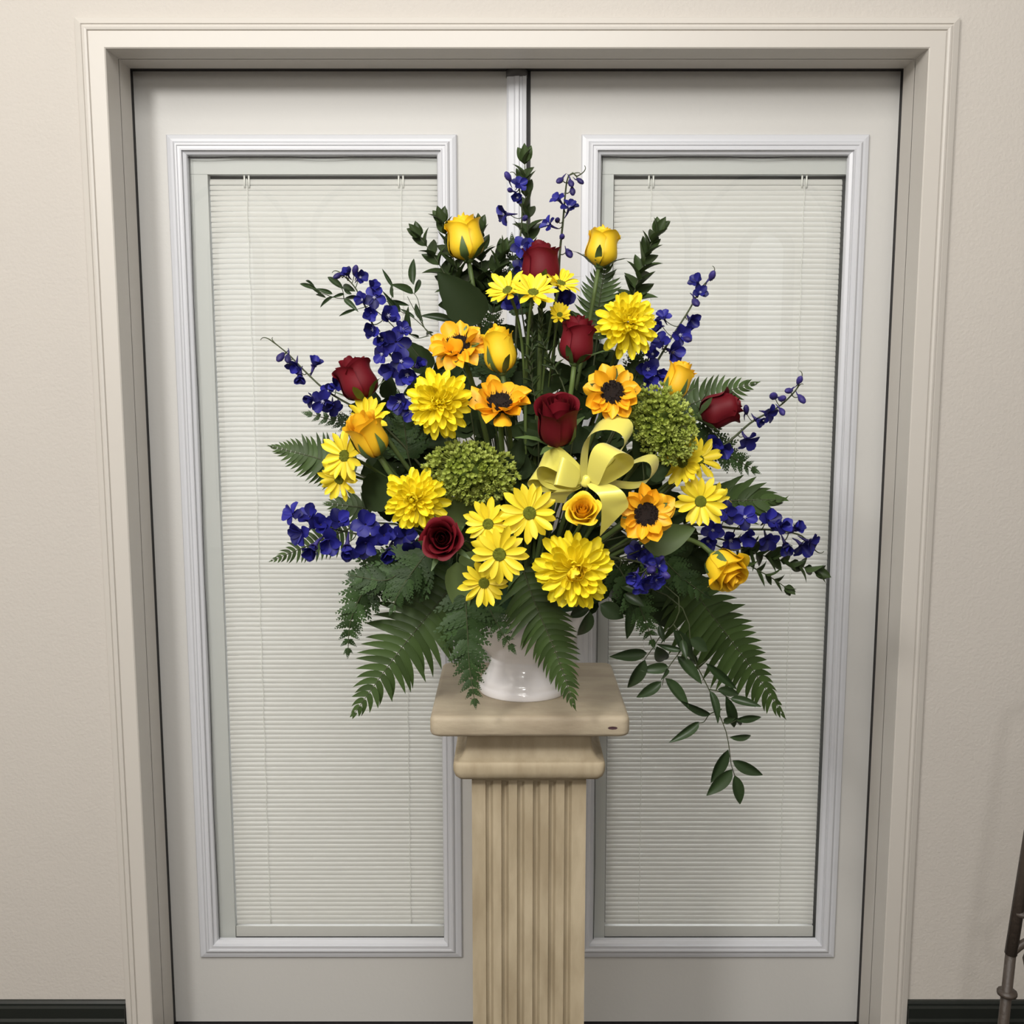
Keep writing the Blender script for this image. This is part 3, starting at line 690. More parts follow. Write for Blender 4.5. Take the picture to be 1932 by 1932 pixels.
# ------------------------------------------------------------------ delphiniums
m = MB(); m.tube([(0, 0, -.06), (0, -.02, -.35), (.05, -.10, -.62)], .09, .02, 6); m.lathe([(.10, -.02), (.16, .0), (.05, -.12)], 8)
SPUR = m.mesh('floret', M_blued)
m = MB(); m.lathe([(0, -.42), (.14, -.30), (.26, -.02), (.25, .2), (.13, .40), (0, .45)], 9)
m.tube([(0, -.1, -.25), (.02, -.22, -.5), (.08, -.20, -.85)], .09, .025, 6)
BUD = m.mesh('flower_bud', M_blued)
m = MB(); m.lathe([(.07, .02), (.10, .06), (.06, .13), (0, .15)], 7)
for k in range(5): m.tube([(.05*math.cos(k*1.26), .05*math.sin(k*1.26), .08), (.11*math.cos(k*1.26), .11*math.sin(k*1.26), .17)], .028, .012, 4)
EYE = m.mesh('floret_eye', M_eye)
def delph(path, Y0, Y1, fl, label, auto=None, r=2.2, stemmat=None, eyes=True):
    """path: stem pixels tip first; fl: (px, py, size px, facing, 'o' or 'b', dY)"""
    n = len(path); pts = [P(x, y, Y0 + (Y1-Y0)*i/(n-1)) for i, (x, y) in enumerate(path)]
    base = foam_point(pts[-1])
    t = thing('delphinium_spike', label, 'delphinium', base, 'blue delphinium spikes')
    sp = spline(pts, 24); rr = U(r, pts[0])
    m = MB(); m.tube(sp + bez(sp[-1], sp[-1] + (sp[-1]-sp[-2]).normalized()*(sp[-1]-base).length*.3, base + Vector((0, 0, .05)), base, 10)[1:], rr*.6, rr*1.5, 6)
    put('stem', m.mesh('stem', stemmat or M_stemd), t, I4)
    for k in range(2):
        q = sp[k*2]; d = (sp[0]-sp[3]).normalized(); sd = d.cross(Vector((0, 1, 0)))*(1, -.6)[k]
        m = MB(); c = U(14, q); m.tube(bez(q, q + d*c, q + d*c*1.7 + sd*c*.3, q + d*c*1.5 + sd*c*.9, 8), U(1.3, q), U(.6, q), 5); put('tendril', m.mesh('tendril', M_stemd), t, I4)
    todo = list(fl)
    if auto:
        cnt, a0, a1, s0, s1, off = auto
        for k in range(cnt):
            f = a0 + (a1-a0)*(k+.5)/cnt; q = sp[min(24, int(f*24))]
            ang = k*2.4 + rng.uniform(-.4, .4); side = math.cos(ang)
            tan = (sp[min(24, int(f*24)+1)] - sp[max(0, int(f*24)-1)]).normalized()
            lat = tan.cross(Vector((0, -1, 0))).normalized(); sz = s0 + (s1-s0)*f
            d = (lat*side*1.0 + Vector((0, -1, 0))*(.35 + .65*abs(math.sin(ang)))).normalized()
            todo.append((q + d*U(off*(.5 + .5*f), q), sz, (d + Vector((0, -.5, 0))).normalized(), 'o' if f > .15 else 'b'))
    for e in todo:
        if len(e) == 4: p, sz, f, kd = e
        else:
            fx = min(1, max(0, (e[1]-path[0][1])/((path[-1][1]-path[0][1]) or 1)))
            p = P(e[0], e[1], Y0 + (Y1-Y0)*fx - .012); sz = e[2]; f = dirv(*e[3]); kd = e[4]
        s = U(sz*1.22, p); M = facing(p, f, rng.uniform(0, 6)) @ Matrix.Scale(s, 4)
        j = min(sp, key=lambda v: (v-p).length); b = p - f*s*.25
        if kd == 'b': o = put('flower_bud', BUD, t, M @ Matrix.Diagonal((.95, .8, 1, 1)))
        else:
            o = put('floret', SPUR, t, M)
            cupv = rng.uniform(12, 62)
            for k in range(5):
                put('sepal', BLUE[rng.randrange(3)], o, M @ Matrix.Rotation(2*math.pi*k/5 + rng.uniform(-.12, .12), 4, 'Z') @ T((.04, 0, 0)) @ Matrix.Rotation(-R(cupv + rng.uniform(-12, 14)), 4, 'Y') @ Matrix.Rotation(R(rng.uniform(-12, 12)), 4, 'X') @ Matrix.Diagonal((.5, .47, .5, 1)))
            if eyes and rng.random() < .5: put('floret_eye', EYE, o, M @ Matrix.Scale(.75, 4))
        m = MB(); m.tube(bez(b, b.lerp(j, .3) + Vector((0, 0, -.004)), j + (b-j)*.2 + Vector((0, 0, -.006)), j, 5), U(.9, p), U(1.1, p), 4)
        put('flower_stalk', m.mesh('flower_stalk', M_stemd), t, I4)
B, O = 'b', 'o'
delph([(978, 345), (985, 400), (980, 470), (978, 540), (975, 600)], -.53, -.52, [(959, 334, 22, (-.5, .7, .5), B), (980, 347, 26, (.3, .3, .9), O), (963, 359, 16, (-.6, .1, .8), B), (977, 373, 26, (-.2, -.1, .9), O), (953, 404, 34, (-.8, -.1, .6), O), (990, 412, 20, (.4, .1, .9), B), (984, 468, 36, (.1, .3, .9), O), (1000, 466, 26, (.6, .2, .7), O), (984, 508, 34, (.2, .1, 1), O), (966, 575, 34, (-.2, .2, 1), O)], 'thin blue delphinium spike mixed with the tallest leafy sprig')
delph([(1088, 333), (1078, 326), (1069, 345), (1062, 420), (1056, 480), (1052, 560)], -.53, -.52, [(1057, 340, 20, (-.6, -.5, .6), B), (1077, 345, 20, (.2, -.7, .6), B), (1094, 341, 19, (.6, -.6, .5), B), (1080, 360, 19, (.1, -.9, .4), B), (1054, 376, 28, (-.5, .6, .5), O), (1074, 392, 30, (.2, .7, .6), O), (1036, 424, 30, (-.8, .4, .4), O), (1052, 416, 18, (-.2, .2, .9), B), (1060, 447, 18, (.3, .2, .9), B), (1073, 477, 24, (.3, -.7, .6), B), (1058, 566, 46, (.3, .2, .9), O)], 'sparse upright blue delphinium with a curled-over tip, above the topmost daisies', r=2.4)
delph([(648, 520), (668, 540), (690, 580), (715, 640), (745, 680), (790, 740)], -.52, -.56, [(638, 520, 22, (-.6, -.4, .6), B), (656, 517, 24, (-.1, .5, .8), O), (670, 511, 24, (.3, .7, .6), B), (679, 524, 28, (.5, .2, .8), O), (703, 545, 30, (.5, .5, .7), O), (685, 566, 28, (-.5, .1, .8), O), (706, 562, 36, (.2, .1, 1), O), (700, 590, 34, (-.1, -.1, 1), O), (732, 596, 42, (.4, .1, .9), O), (706, 622, 38, (-.4, 0, .9), O), (722, 640, 34, (-.2, -.2, .9), O), (747, 645, 46, (.2, -.1, 1), O), (758, 622, 30, (.6, .3, .7), O), (722, 668, 34, (-.6, -.2, .8), O), (757, 682, 40, (.1, .1, 1), O), (737, 698, 38, (-.4, -.2, .9), O), (768, 707, 46, (.1, -.2, 1), O), (788, 690, 32, (.6, .2, .7), O), (755, 757, 42, (-.3, -.2, .9), O), (775, 775, 36, (0, -.2, .9), O)], 'fullest blue delphinium spike, leaning out behind the big chrysanthemum')
delph([(512, 643), (528, 655), (548, 672), (580, 705), (620, 740), (690, 780)], -.50, -.54, [(530, 673, 24, (-.4, -.7, .6), B), (543, 676, 22, (.1, -.7, .7), B), (557, 689, 32, (-.1, -.6, .8), O), (566, 708, 30, (.0, -.8, .5), O), (592, 690, 32, (.3, .8, .4), O), (590, 752, 30, (-.7, -.2, .7), O), (610, 757, 40, (-.1, -.3, .9), O), (628, 768, 32, (.2, -.6, .7), O), (636, 728, 30, (.3, .3, .8), O), (620, 738, 26, (-.2, .2, .9), O)], 'sparse blue delphinium reaching far out past the red rosebud, thin curled tip', r=2.0)
delph([(1340, 525), (1322, 545), (1300, 585), (1265, 640), (1238, 685), (1200, 745)], -.53, -.56, [(1343, 521, 24, (.2, .6, .7), B), (1315, 532, 28, (-.5, .5, .7), O), (1321, 552, 26, (.1, .2, .9), O), (1312, 570, 26, (.2, -.5, .8), B), (1303, 603, 32, (.3, -.4, .8), O), (1252, 598, 26, (-.4, .6, .7), O), (1245, 616, 26, (-.7, -.1, .7), O), (1282, 632, 38, (.4, -.1, .9), O), (1295, 640, 22, (.7, -.2, .6), B), (1246, 645, 34, (-.4, .3, .8), O), (1268, 663, 40, (.4, -.3, .8), O), (1232, 668, 28, (-.4, 0, .9), O), (1222, 697, 42, (0, .1, 1), O), (1240, 705, 36, (.4, -.1, .9), O), (1225, 724, 36, (-.1, -.1, 1), O)], 'tall slanting blue delphinium spike rising behind the leaning golden rose')
delph([(1508, 722), (1500, 738), (1468, 768), (1420, 795), (1385, 825), (1330, 870)], -.49, -.53, [(1508, 718, 20, (.2, .7, .6), B), (1489, 737, 22, (-.7, -.1, .6), B), (1512, 752, 22, (.4, -.7, .5), B), (1460, 748, 26, (-.5, .3, .8), B), (1475, 752, 24, (.2, .1, .9), B), (1450, 780, 32, (.6, -.3, .7), O), (1475, 776, 20, (.2, -.6, .7), B), (1408, 774, 22, (-.2, .8, .5), B), (1428, 792, 26, (.5, -.5, .6), O), (1410, 830, 38, (.4, -.6, .6), O), (1350, 838, 36, (-.3, .1, .9), O), (1362, 848, 34, (.3, -.4, .8), O)], 'nearly bare blue delphinium reaching far out beyond the sideways red rose', r=2.2)
delph([(555, 975), (600, 990), (660, 1005), (730, 1015), (820, 1030)], -.56, -.60, [(552, 970, 38, (-.6, .5, .6), O), (585, 975, 42, (-.1, .6, .8), O), (570, 1005, 44, (-.6, -.2, .8), O), (605, 990, 46, (0, .2, 1), O), (592, 1032, 46, (-.3, -.6, .8), O), (620, 1020, 48, (.2, -.2, 1), O), (640, 985, 44, (.1, .5, .9), O), (655, 1032, 46, (.1, -.6, .8), O), (690, 990, 46, (.1, .5, .9), O), (690, 1025, 48, (0, -.3, 1), O), (725, 1010, 46, (.1, .2, 1), O), (735, 1040, 46, (0, -.5, .9), O), (765, 1010, 44, (.1, .2, 1), O), (775, 1040, 42, (.1, -.3, .9), O)], 'thick bright blue delphinium spike lying flat under the large dull leaf', eyes=False)
delph([(1535, 1035), (1510, 1010), (1460, 1000), (1400, 998), (1330, 990)], -.52, -.57, [(1528, 1022, 34, (.7, -.2, .6), O), (1500, 998, 34, (.4, .6, .7), O), (1513, 1030, 40, (.3, -.5, .8), O), (1475, 992, 36, (.2, .3, .9), O), (1482, 1028, 36, (.1, -.5, .8), O), (1450, 982, 40, (.2, .3, 1), O), (1447, 1018, 38, (0, -.4, .9), O), (1405, 976, 40, (0, .3, 1), O), (1412, 1012, 38, (0, -.3, 1), O), (1370, 968, 38, (-.1, .3, 1), O), (1378, 1018, 40, (0, -.4, .9), O), (1345, 1000, 36, (-.2, 0, 1), O), (1335, 1020, 34, (0, -.2, 1), O)], 'full blue delphinium spike lying flat below the broad fern frond')
delph([(1222, 1068), (1210, 1062), (1180, 1055), (1140, 1050)], -.73, -.64, [(1200, 1042, 36, (-.4, .5, .8), O), (1217, 1045, 32, (.3, .5, .8), O), (1198, 1085, 36, (-.5, -.3, .8), O), (1208, 1102, 36, (-.2, -.7, .7), O), (1222, 1060, 30, (.2, .2, 1), O), (1228, 1075, 30, (.2, 0, 1), B), (1242, 1068, 28, (.6, .2, .8), O), (1236, 1092, 34, (.3, -.5, .8), O), (1252, 1085, 28, (.7, -.1, .7), B), (1220, 1095, 32, (0, -.4, 1), O), (1246, 1055, 22, (.4, .5, .8), B)], 'short blue delphinium pointing straight out under the lowest sunflower')

# ------------------------------------------------------------------ ferns
def path3(path, Y0, Y1):
    n = len(path); return [P(x, y, Y0 + (Y1-Y0)*i/(n-1)) for i, (x, y) in enumerate(path)]
def stalk(pts, r0, r1, base=None):
    sp = pts; base = foam_point(sp[0]) if base is None else base; L = (sp[0]-base).length
    lead = bez(base, base + Vector((0, 0, .3*L)), sp[0] - (sp[1]-sp[0]).normalized()*.35*L, sp[0], 8)[:-1]
    m = MB(); m.tube(lead + list(sp), r0, r1, 6); return m, base
def sword(path, Y0, Y1, lmax, n, label, lr=(1, 1), nrm=(0, .25, 1), ang=(86, 56), grow=.25, skip=0.):
    sp = spline(path3(path, Y0, Y1), 40); mbs, base = stalk(sp, U(2.2, sp[0]), U(.6, sp[-1]))
    t = thing('sword_fern_frond', label, 'fern', base, 'sword fern fronds')
    put('rachis', mbs.mesh('rachis', M_stemd), t, I4); nv = dirv(*nrm)
    for i in range(n):
        f = .02 + .975*i/(n-1); j = min(39, int(f*40)); p = sp[j].lerp(sp[j+1], f*40-j)
        tan = (sp[min(40, j+2)] - sp[max(0, j-1)]).normalized(); lat = nv.cross(tan).normalized(); up = tan.cross(lat)
        a = R(ang[0] + (ang[1]-ang[0])*f)
        prof = min(1, .55 + .45*f/grow) * (1 - max(0, (f-grow)/(1-grow))**1.5*.93)
        for s in (1, -1):
            if rng.random() < skip: continue
            l = U(lmax, p)*prof*lr[0 if s > 0 else 1]*rng.uniform(.92, 1.06)
            x = tan*math.cos(a) + lat*s*math.sin(a) + up*rng.uniform(-.12, .05)
            z = up + lat*s*rng.uniform(-.3, .1)
            wd = U(lmax, p)*.69*(.5+.5*prof)*(24/n)**.6
            M = frame(p, x, z, l, wd*(-s), l); put('pinna', FERNP[rng.randrange(4)], t, M)
    return t
sword([(1126, 640), (1131, 570), (1146, 478)], -.49, -.50, 56, 19, 'upright sword fern tip directly under the yellow rosebud with thin sepals', grow=.2)
sword([(1262, 782), (1340, 748), (1428, 722)], -.49, -.48, 58, 17, 'sword fern frond spreading out behind the sideways red rose', grow=.2)
sword([(1310, 945), (1370, 945), (1480, 942)], -.50, -.49, 76, 13, 'broad short sword fern frond just above the full flat blue spike', ang=(70, 34), grow=.3)
sword([(670, 892), (610, 868), (512, 842)], -.50, -.48, 62, 20, 'pale-ribbed sword fern frond behind the outward-turned daisies', grow=.2, ang=(88, 58))
sword([(665, 995), (590, 1026), (512, 1058)], -.50, -.50, 46, 18, 'small sword fern frond poking out under the thick bright blue spike', grow=.2)
sword([(872, 1082), (815, 1152), (758, 1222), (705, 1295), (668, 1347)], -.58, -.60, 108, 23, 'largest sword fern frond sweeping down beside the vase towards the blinds', ang=(90, 60), grow=.2, nrm=(0, .15, 1))
sword([(985, 1070), (1012, 1145), (1050, 1235), (1083, 1332)], -.65, -.68, 84, 25, 'sword fern frond hanging straight down across the white vase', ang=(80, 56), grow=.15)
sword([(1290, 1090), (1350, 1170), (1410, 1250), (1478, 1348)], -.50, -.46, 112, 24, 'long sword fern frond hanging down beside the trailing ruscus', lr=(.62, 1.05), ang=(88, 62), grow=.15)
sword([(700, 960), (660, 955), (615, 950)], -.49, -.49, 40, 10, 'dark fern tip between the large dull leaf and the thick blue spike', grow=.2)

def leather(path, Y0, Y1, lmax, n, label, nrm=(0, .3, 1), sw=.62):
    sp = spline(path3(path, Y0, Y1), 30); mbs, base = stalk(sp, U(1.8, sp[0]), U(.7, sp[-1]))
    t = thing('leatherleaf_fern', label, 'fern', base, 'leatherleaf fern fronds')
    put('rachis', mbs.mesh('rachis', M_stemd), t, I4); nv = dirv(*nrm)
    for i in range(n):
        f = i/(n-.3); j = min(29, int(f*30)); p = sp[j].lerp(sp[j+1], f*30-j)
        tan = (sp[min(30, j+2)] - sp[max(0, j-1)]).normalized(); lat = nv.cross(tan).normalized(); up = tan.cross(lat)
        l = U(lmax, p)*(1-f)**.8 + U(8, p)
        for s in (1, -1):
            a = R(58 - 18*f + rng.uniform(-8, 8)); x = tan*math.cos(a) + lat*s*math.sin(a) + up*rng.uniform(-.35, .1)
            put('pinna', LPIN[rng.randrange(3)], t, frame(p, x, up + lat*s*rng.uniform(-.3, .3), l*rng.uniform(.88, 1.08), l*sw, l))
    put('pinna', LPIN[0], t, frame(sp[-3], (sp[-1]-sp[-4]), nv, U(20, sp[-1]), U(13, sp[-1]), U(20, sp[-1])))
leather([(735, 1060), (690, 1110), (662, 1170), (656, 1236)], -.60, -.60, 62, 12, 'leatherleaf fern drooping lowest beneath the thick blue spike')
leather([(878, 1120), (882, 1190), (886, 1260), (897, 1332)], -.66, -.68, 66, 12, 'leatherleaf fern hanging in front of the pedestal slab beside the vase foot')
leather([(900, 1105), (922, 1145), (942, 1185), (968, 1226)], -.65, -.66, 42, 9, 'leatherleaf fern tip falling over the vase below the lowest daisy')
leather([(1170, 1075), (1195, 1120), (1215, 1165), (1233, 1218)], -.64, -.62, 52, 10, 'leatherleaf fern hanging under the short outward blue delphinium')
leather([(735, 810), (690, 802), (640, 795), (578, 780)], -.50, -.50, 34, 11, 'narrow leatherleaf fern tip jutting out under the leaning red rosebud')
leather([(1310, 820), (1345, 840), (1385, 865), (1427, 889)], -.50, -.48, 50, 10, 'leatherleaf fern tip beyond the daisies by the lime-green cluster')
leather([(800, 1040), (760, 1075), (725, 1095), (660, 1085)], -.62, -.63, 78, 12, 'dense leatherleaf fern spreading just below the thick blue spike', nrm=(0, .5, 1))
leather([(800, 1050), (770, 1090), (752, 1120), (739, 1150)], -.64, -.65, 50, 9, 'short leatherleaf fern tip beside the largest sword fern')
leather([(985, 590), (975, 540), (968, 500), (966, 450)], -.50, -.50, 40, 10, 'dark leatherleaf fern standing behind the topmost daisies')
leather([(770, 860), (765, 820), (760, 785), (752, 745)], -.54, -.54, 46, 9, 'leatherleaf fern behind the big chrysanthemum and the golden rose')
leather([(940, 720), (930, 660), (928, 610), (935, 560)], -.54, -.54, 52, 10, 'shaded leatherleaf fern behind the plump yellow rosebud')
leather([(1180, 760), (1200, 710), (1205, 680), (1195, 640)], -.54, -.53, 50, 9, 'shaded leatherleaf fern behind the outward-facing sunflower')
leather([(1230, 1030), (1270, 1075), (1300, 1100), (1335, 1125)], -.58, -.57, 60, 10, 'shaded leatherleaf fern under the large yellow rose')
leather([(860, 1000), (850, 1060), (830, 1110), (800, 1150)], -.56, -.57, 60, 10, 'shaded leatherleaf fern under the round open red rose')

# ------------------------------------------------------------------ ruscus, myrtle, salal
def leafy(name, cat, label, stems, leaves, Y, mt, meshes, group, r=1.3, zoom=None, lname='leaf', fill=None):
    """stems: pixel polylines, leaves: (bx,by,tx,ty,width px)"""
    if zoom:
        ox, oy, k = zoom
        stems = [[(ox+x*k, oy+y*k) for x, y in s] for s in stems]; leaves = [(ox+a*k, oy+b*k, ox+c*k, oy+d*k, w_*k) for a, b, c, d, w_ in leaves]
    sps = [spline([P(x, y, Y) for x, y in s], 14) for s in stems]
    mb, base = stalk(sps[0], U(r, sps[0][0])*1.3, U(r*.6, sps[0][0]))
    for s in sps[1:]: mb.tube(s, U(r, s[0]), U(r*.55, s[0]), 5)
    t = thing(name, label, cat, base, group); put('stem', mb.mesh('stem', M_stemd), t, I4)
    for a, b, c, d, w_ in leaves:
        p = P(a, b, Y - rng.uniform(0, .006)); q = P(c, d, Y - rng.uniform(-.03, .03))
        x = q-p; z = Vector((rng.uniform(-.4, .4), -1, rng.uniform(-.1, .5)))
        put(lname, meshes[rng.randrange(len(meshes))], t, frame(p, x, z, x.length*1.04, U(w_, p)*1.12, x.length))
    return t
Z8 = (1140, 1200, .18634)
leafy('ruscus_branch', 'ruscus', 'longest trailing ruscus branch, its leaf tips hanging lowest in front of the blinds',
      [[(860, -120), (880, 120), (945, 310), (1060, 540), (1200, 880), (1250, 1035), (1290, 1330), (1320, 1410)], [(1060, 540), (1160, 560), (1240, 615), (1290, 640)], [(945, 310), (1030, 250)], [(1190, 740), (1070, 790), (1010, 870), (950, 880)], [(1200, 880), (1280, 880), (1340, 850)]],
      [(740, 205, 1000, 475, 110), (1030, 275, 1320, 520, 85), (1070, 555, 1195, 880, 78), (1150, 540, 1390, 590, 85), (1230, 610, 1345, 970, 98), (1280, 635, 1575, 690, 82), (1330, 850, 1570, 820, 70), (1320, 830, 1415, 910, 50), (1210, 870, 1330, 830, 60), (1270, 1025, 1545, 1030, 62), (1075, 795, 770, 645, 78), (960, 870, 690, 1080, 92), (1255, 1150, 1085, 1460, 108), (1295, 1350, 1045, 1597, 128), (1300, 1260, 1610, 1425, 108), (1320, 1410, 1392, 1720, 108), (860, 190, 970, 300, 70)],
      -.57, M_rusc, RUSC, 'ruscus branches', zoom=Z8)
leafy('ruscus_branch', 'ruscus', 'ruscus branch with broad dark leaves hanging next to the pedestal slab corner',
      [[(760, -250), (700, -120), (570, 0), (500, 110), (410, 235)], [(700, -120), (800, 40), (780, 140), (650, 320), (590, 470), (590, 500)]],
      [(430, 172, 62, 205, 112), (412, 240, 250, 582, 122), (530, 105, 645, 330, 132), (645, 310, 388, 350, 100), (580, 462, 325, 645, 100), (618, 428, 838, 712, 112), (785, 140, 530, 100, 60), (640, 330, 615, 420, 40), (790, 40, 825, 210, 70), (870, 30, 1060, 150, 120), (700, -60, 880, 220, 130), (560, -110, 600, 60, 60)],
      -.59, M_rusc, RUSC, 'ruscus branches', zoom=Z8)
Z6 = (1080, 1000, .15528)
leafy('ruscus_branch', 'ruscus', 'ruscus branch with drooping leaves just below the broadest chrysanthemum',
      [[(560, 500), (420, 700), (230, 860), (210, 990)], [(560, 500), (640, 760), (690, 900)]],
      [(212, 985, 95, 1378, 155), (225, 905, -10, 1050, 140), (690, 890, 690, 1352, 125), (340, 900, 640, 1085, 190), (580, 620, 480, 950, 160), (660, 700, 600, 980, 110), (560, 640, 900, 760, 120), (640, 780, 860, 900, 130)],
      -.63, M_rusc, RUSC, 'ruscus branches', zoom=Z6)
Z4 = (500, 500, .15528)
leafy('ruscus_branch', 'ruscus', 'fine willowy ruscus branch reaching out behind the fullest blue spike',
      [[(1700, 900), (1450, 640), (1160, 430), (960, 410), (820, 390), (610, 300), (520, 240)], [(960, 410), (940, 300), (880, 230)], [(1250, 500), (1110, 540)]],
      [(640, 300, 395, 210, 50), (610, 275, 468, 155, 30), (820, 352, 630, 285, 50), (700, 370, 560, 270, 36), (830, 385, 640, 500, 42), (960, 415, 1120, 545, 62), (1110, 540, 885, 615, 36), (950, 290, 742, 118, 72), (1100, 322, 870, 210, 72), (1055, 355, 930, 285, 40), (1160, 400, 990, 410, 40), (960, 350, 820, 390, 34), (740, 400, 600, 340, 40), (1300, 420, 1390, 300, 60)],
      -.50, M_rusc, RUSC, 'ruscus branches', r=1.0, zoom=Z4)
leafy('ruscus_branch', 'ruscus', 'slender ruscus branch with pointed leaves between the fullest blue spike and the large dark leaf',
      [[(2080, 900), (1930, 750), (1860, 430), (1805, 340)], [(2080, 900), (1800, 640), (1640, 560), (1530, 420), (1560, 330), (1540, 240)], [(1930, 750), (1780, 480), (1730, 380)], [(1990, 860), (1850, 890), (1770, 850)]],
      [(1805, 240, 1788, -95, 90), (1800, 345, 1560, 222, 95), (1815, 350, 1915, 105, 58), (1555, 270, 1428, 55, 42), (1560, 400, 1540, 260, 44), (1755, 495, 1440, 425, 52), (1640, 570, 1480, 400, 90), (1600, 530, 1440, 330, 40), (1765, 850, 1715, 535, 90), (1920, 690, 1800, 440, 62), (1820, 640, 1650, 540, 40), (2290, 690, 1900, 570, 92), (1870, 880, 1780, 840, 30), (2050, 820, 1890, 850, 40)],
      -.52, M_rusc, RUSC, 'ruscus branches', r=1.0, zoom=Z4)

def myrtle(path, Y, L, n, label, wid=1.):
    sp = spline([P(x, y, Y) for x, y in path], 30); mb, base = stalk(sp, U(1.8, sp[0]), U(.8, sp[-1]))
    t = thing('myrtle_sprig', label, 'myrtle', base, 'myrtle sprigs'); put('stem', mb.mesh('stem', M_stemd), t, I4)
    for i in range(n):
        f = .08 + .9*i/(n-1); j = min(29, int(f*30)); p = sp[j]
        tan = (sp[j+1]-sp[max(0, j-1)]).normalized(); a0 = i*1.57 + rng.uniform(-.3, .3)
        e1 = tan.orthogonal().normalized(); e2 = tan.cross(e1)
        for s in (0, math.pi):
            lat = e1*math.cos(a0+s) + e2*math.sin(a0+s); sp_ = 1.25 - .55*f
            l = U(L, p)*(1 - .35*f)*rng.uniform(.85, 1.15)
            x = tan*(.75 + .5*f) + lat*sp_ + Vector((0, 0, .1))
            put('leaf', MYRT[rng.randrange(3)], t, frame(p, x, tan*.6 - lat + Vector((0, -.8, 0)), l, l*wid, l))
    for k in range(4):
        a = k*1.57; x = (sp[-1]-sp[-3]).normalized()*1.5 + Vector((math.cos(a), math.sin(a), 0))*.6
        put('leaf', MYRT[k % 3], t, frame(sp[-1] - (sp[-1]-sp[-2])*.5, x, Vector((0, -1, .3)), U(L*.62, sp[-1]), U(L*.6, sp[-1]), U(L*.6, sp[-1])))
myrtle([(885, 600), (862, 510), (846, 460), (834, 418)], -.52, 54, 9, 'leafy myrtle sprig tucked against the pale yellow rosebud')
myrtle([(890, 600), (850, 535), (820, 485), (790, 445)], -.51, 52, 9, 'outermost leafy myrtle sprig beside the pale yellow rosebud')
myrtle([(925, 600), (932, 540), (940, 505), (948, 478)], -.51, 54, 9, 'leafy myrtle sprig in the gap behind the yellow rosebud stem')
myrtle([(905, 600), (908, 520), (908, 470), (905, 432)], -.50, 52, 9, 'thin myrtle sprig rising behind the pale yellow rosebud')
myrtle([(1002, 560), (998, 470), (992, 380), (990, 302)], -.51, 56, 12, 'tallest leafy myrtle sprig, against the joint of the two doors')
myrtle([(1182, 600), (1205, 525), (1222, 475), (1240, 438)], -.51, 56, 11, 'single upright myrtle sprig above the highest chrysanthemum')
myrtle([(1370, 1020), (1430, 1045), (1490, 1062), (1540, 1078)], -.52, 52, 11, 'myrtle sprig reaching out below the flat full blue spike')
myrtle([(1385, 1045), (1420, 1070), (1452, 1088), (1482, 1108)], -.53, 40, 6, 'thin short myrtle twig beside the large yellow rose', .85)
myrtle([(1060, 720), (1030, 660), (1020, 620), (1022, 580)], -.57, 30, 11, 'slim shaded myrtle sprig between the daisy stalks and the red rosebud', .5)
myrtle([(1010, 760), (1000, 690), (1005, 640), (1000, 600)], -.58, 28, 11, 'slim shaded myrtle sprig among the tall daisy stalks', .5)

leafy('salal_leaf_stem', 'leaf', 'largest dark rounded leaf, below the pale yellow rosebud', [[(900, 620), (905, 605)]], [(908, 608, 828, 518, 70)], -.565, M_salal, SALAL, 'large salal leaves')
leafy('broad_leaf_stem', 'leaf', 'pale green broad leaf under the lowest sunflower', [[(1215, 1035), (1225, 1030)]], [(1215, 1030, 1312, 998, 52)], -.66, M_lime, [LIMEL], 'single broad leaves')
leafy('salal_leaf_stem', 'leaf', 'large dull dark leaf above the thick bright blue spike', [[(740, 905), (730, 912)]], [(738, 905, 672, 968, 66)], -.58, M_salal, SALAL, 'large salal leaves')
leafy('broad_leaf_stem', 'leaf', 'green ribbed leaf directly below the wide lime-green cluster', [[(895, 1000), (893, 985)]], [(900, 985, 880, 920, 80), (885, 985, 830, 940, 50)], -.64, M_lime, [LIMEL], 'single broad leaves')
leafy('salal_leaf_stem', 'leaf', 'long grey-green leaf hanging between the red rose and the lowest daisy', [[(862, 1050), (862, 1060)]], [(862, 1060, 874, 1168, 46), (868, 1070, 905, 1040, 30)], -.66, M_salal, [LIMEL], 'large salal leaves')
leafy('salal_leaf_stem', 'leaf', 'group of dark leaves between the wide lime-green cluster and the ribbon bow', [[(985, 935), (975, 900)]], [(975, 900, 950, 850, 34), (978, 905, 995, 855, 34), (985, 920, 930, 915, 34), (985, 925, 1012, 885, 26), (970, 890, 985, 830, 30)], -.63, M_salal, SALAL, 'large salal leaves')
leafy('salal_leaf_stem', 'leaf', 'dark leaves beside the ribbon loops under the tilted lime-green cluster', [[(1215, 900), (1212, 870)]], [(1212, 870, 1190, 830, 32), (1215, 870, 1240, 850, 34), (1212, 860, 1205, 815, 26), (1220, 895, 1265, 880, 40)], -.62, M_salal, SALAL, 'large salal leaves')

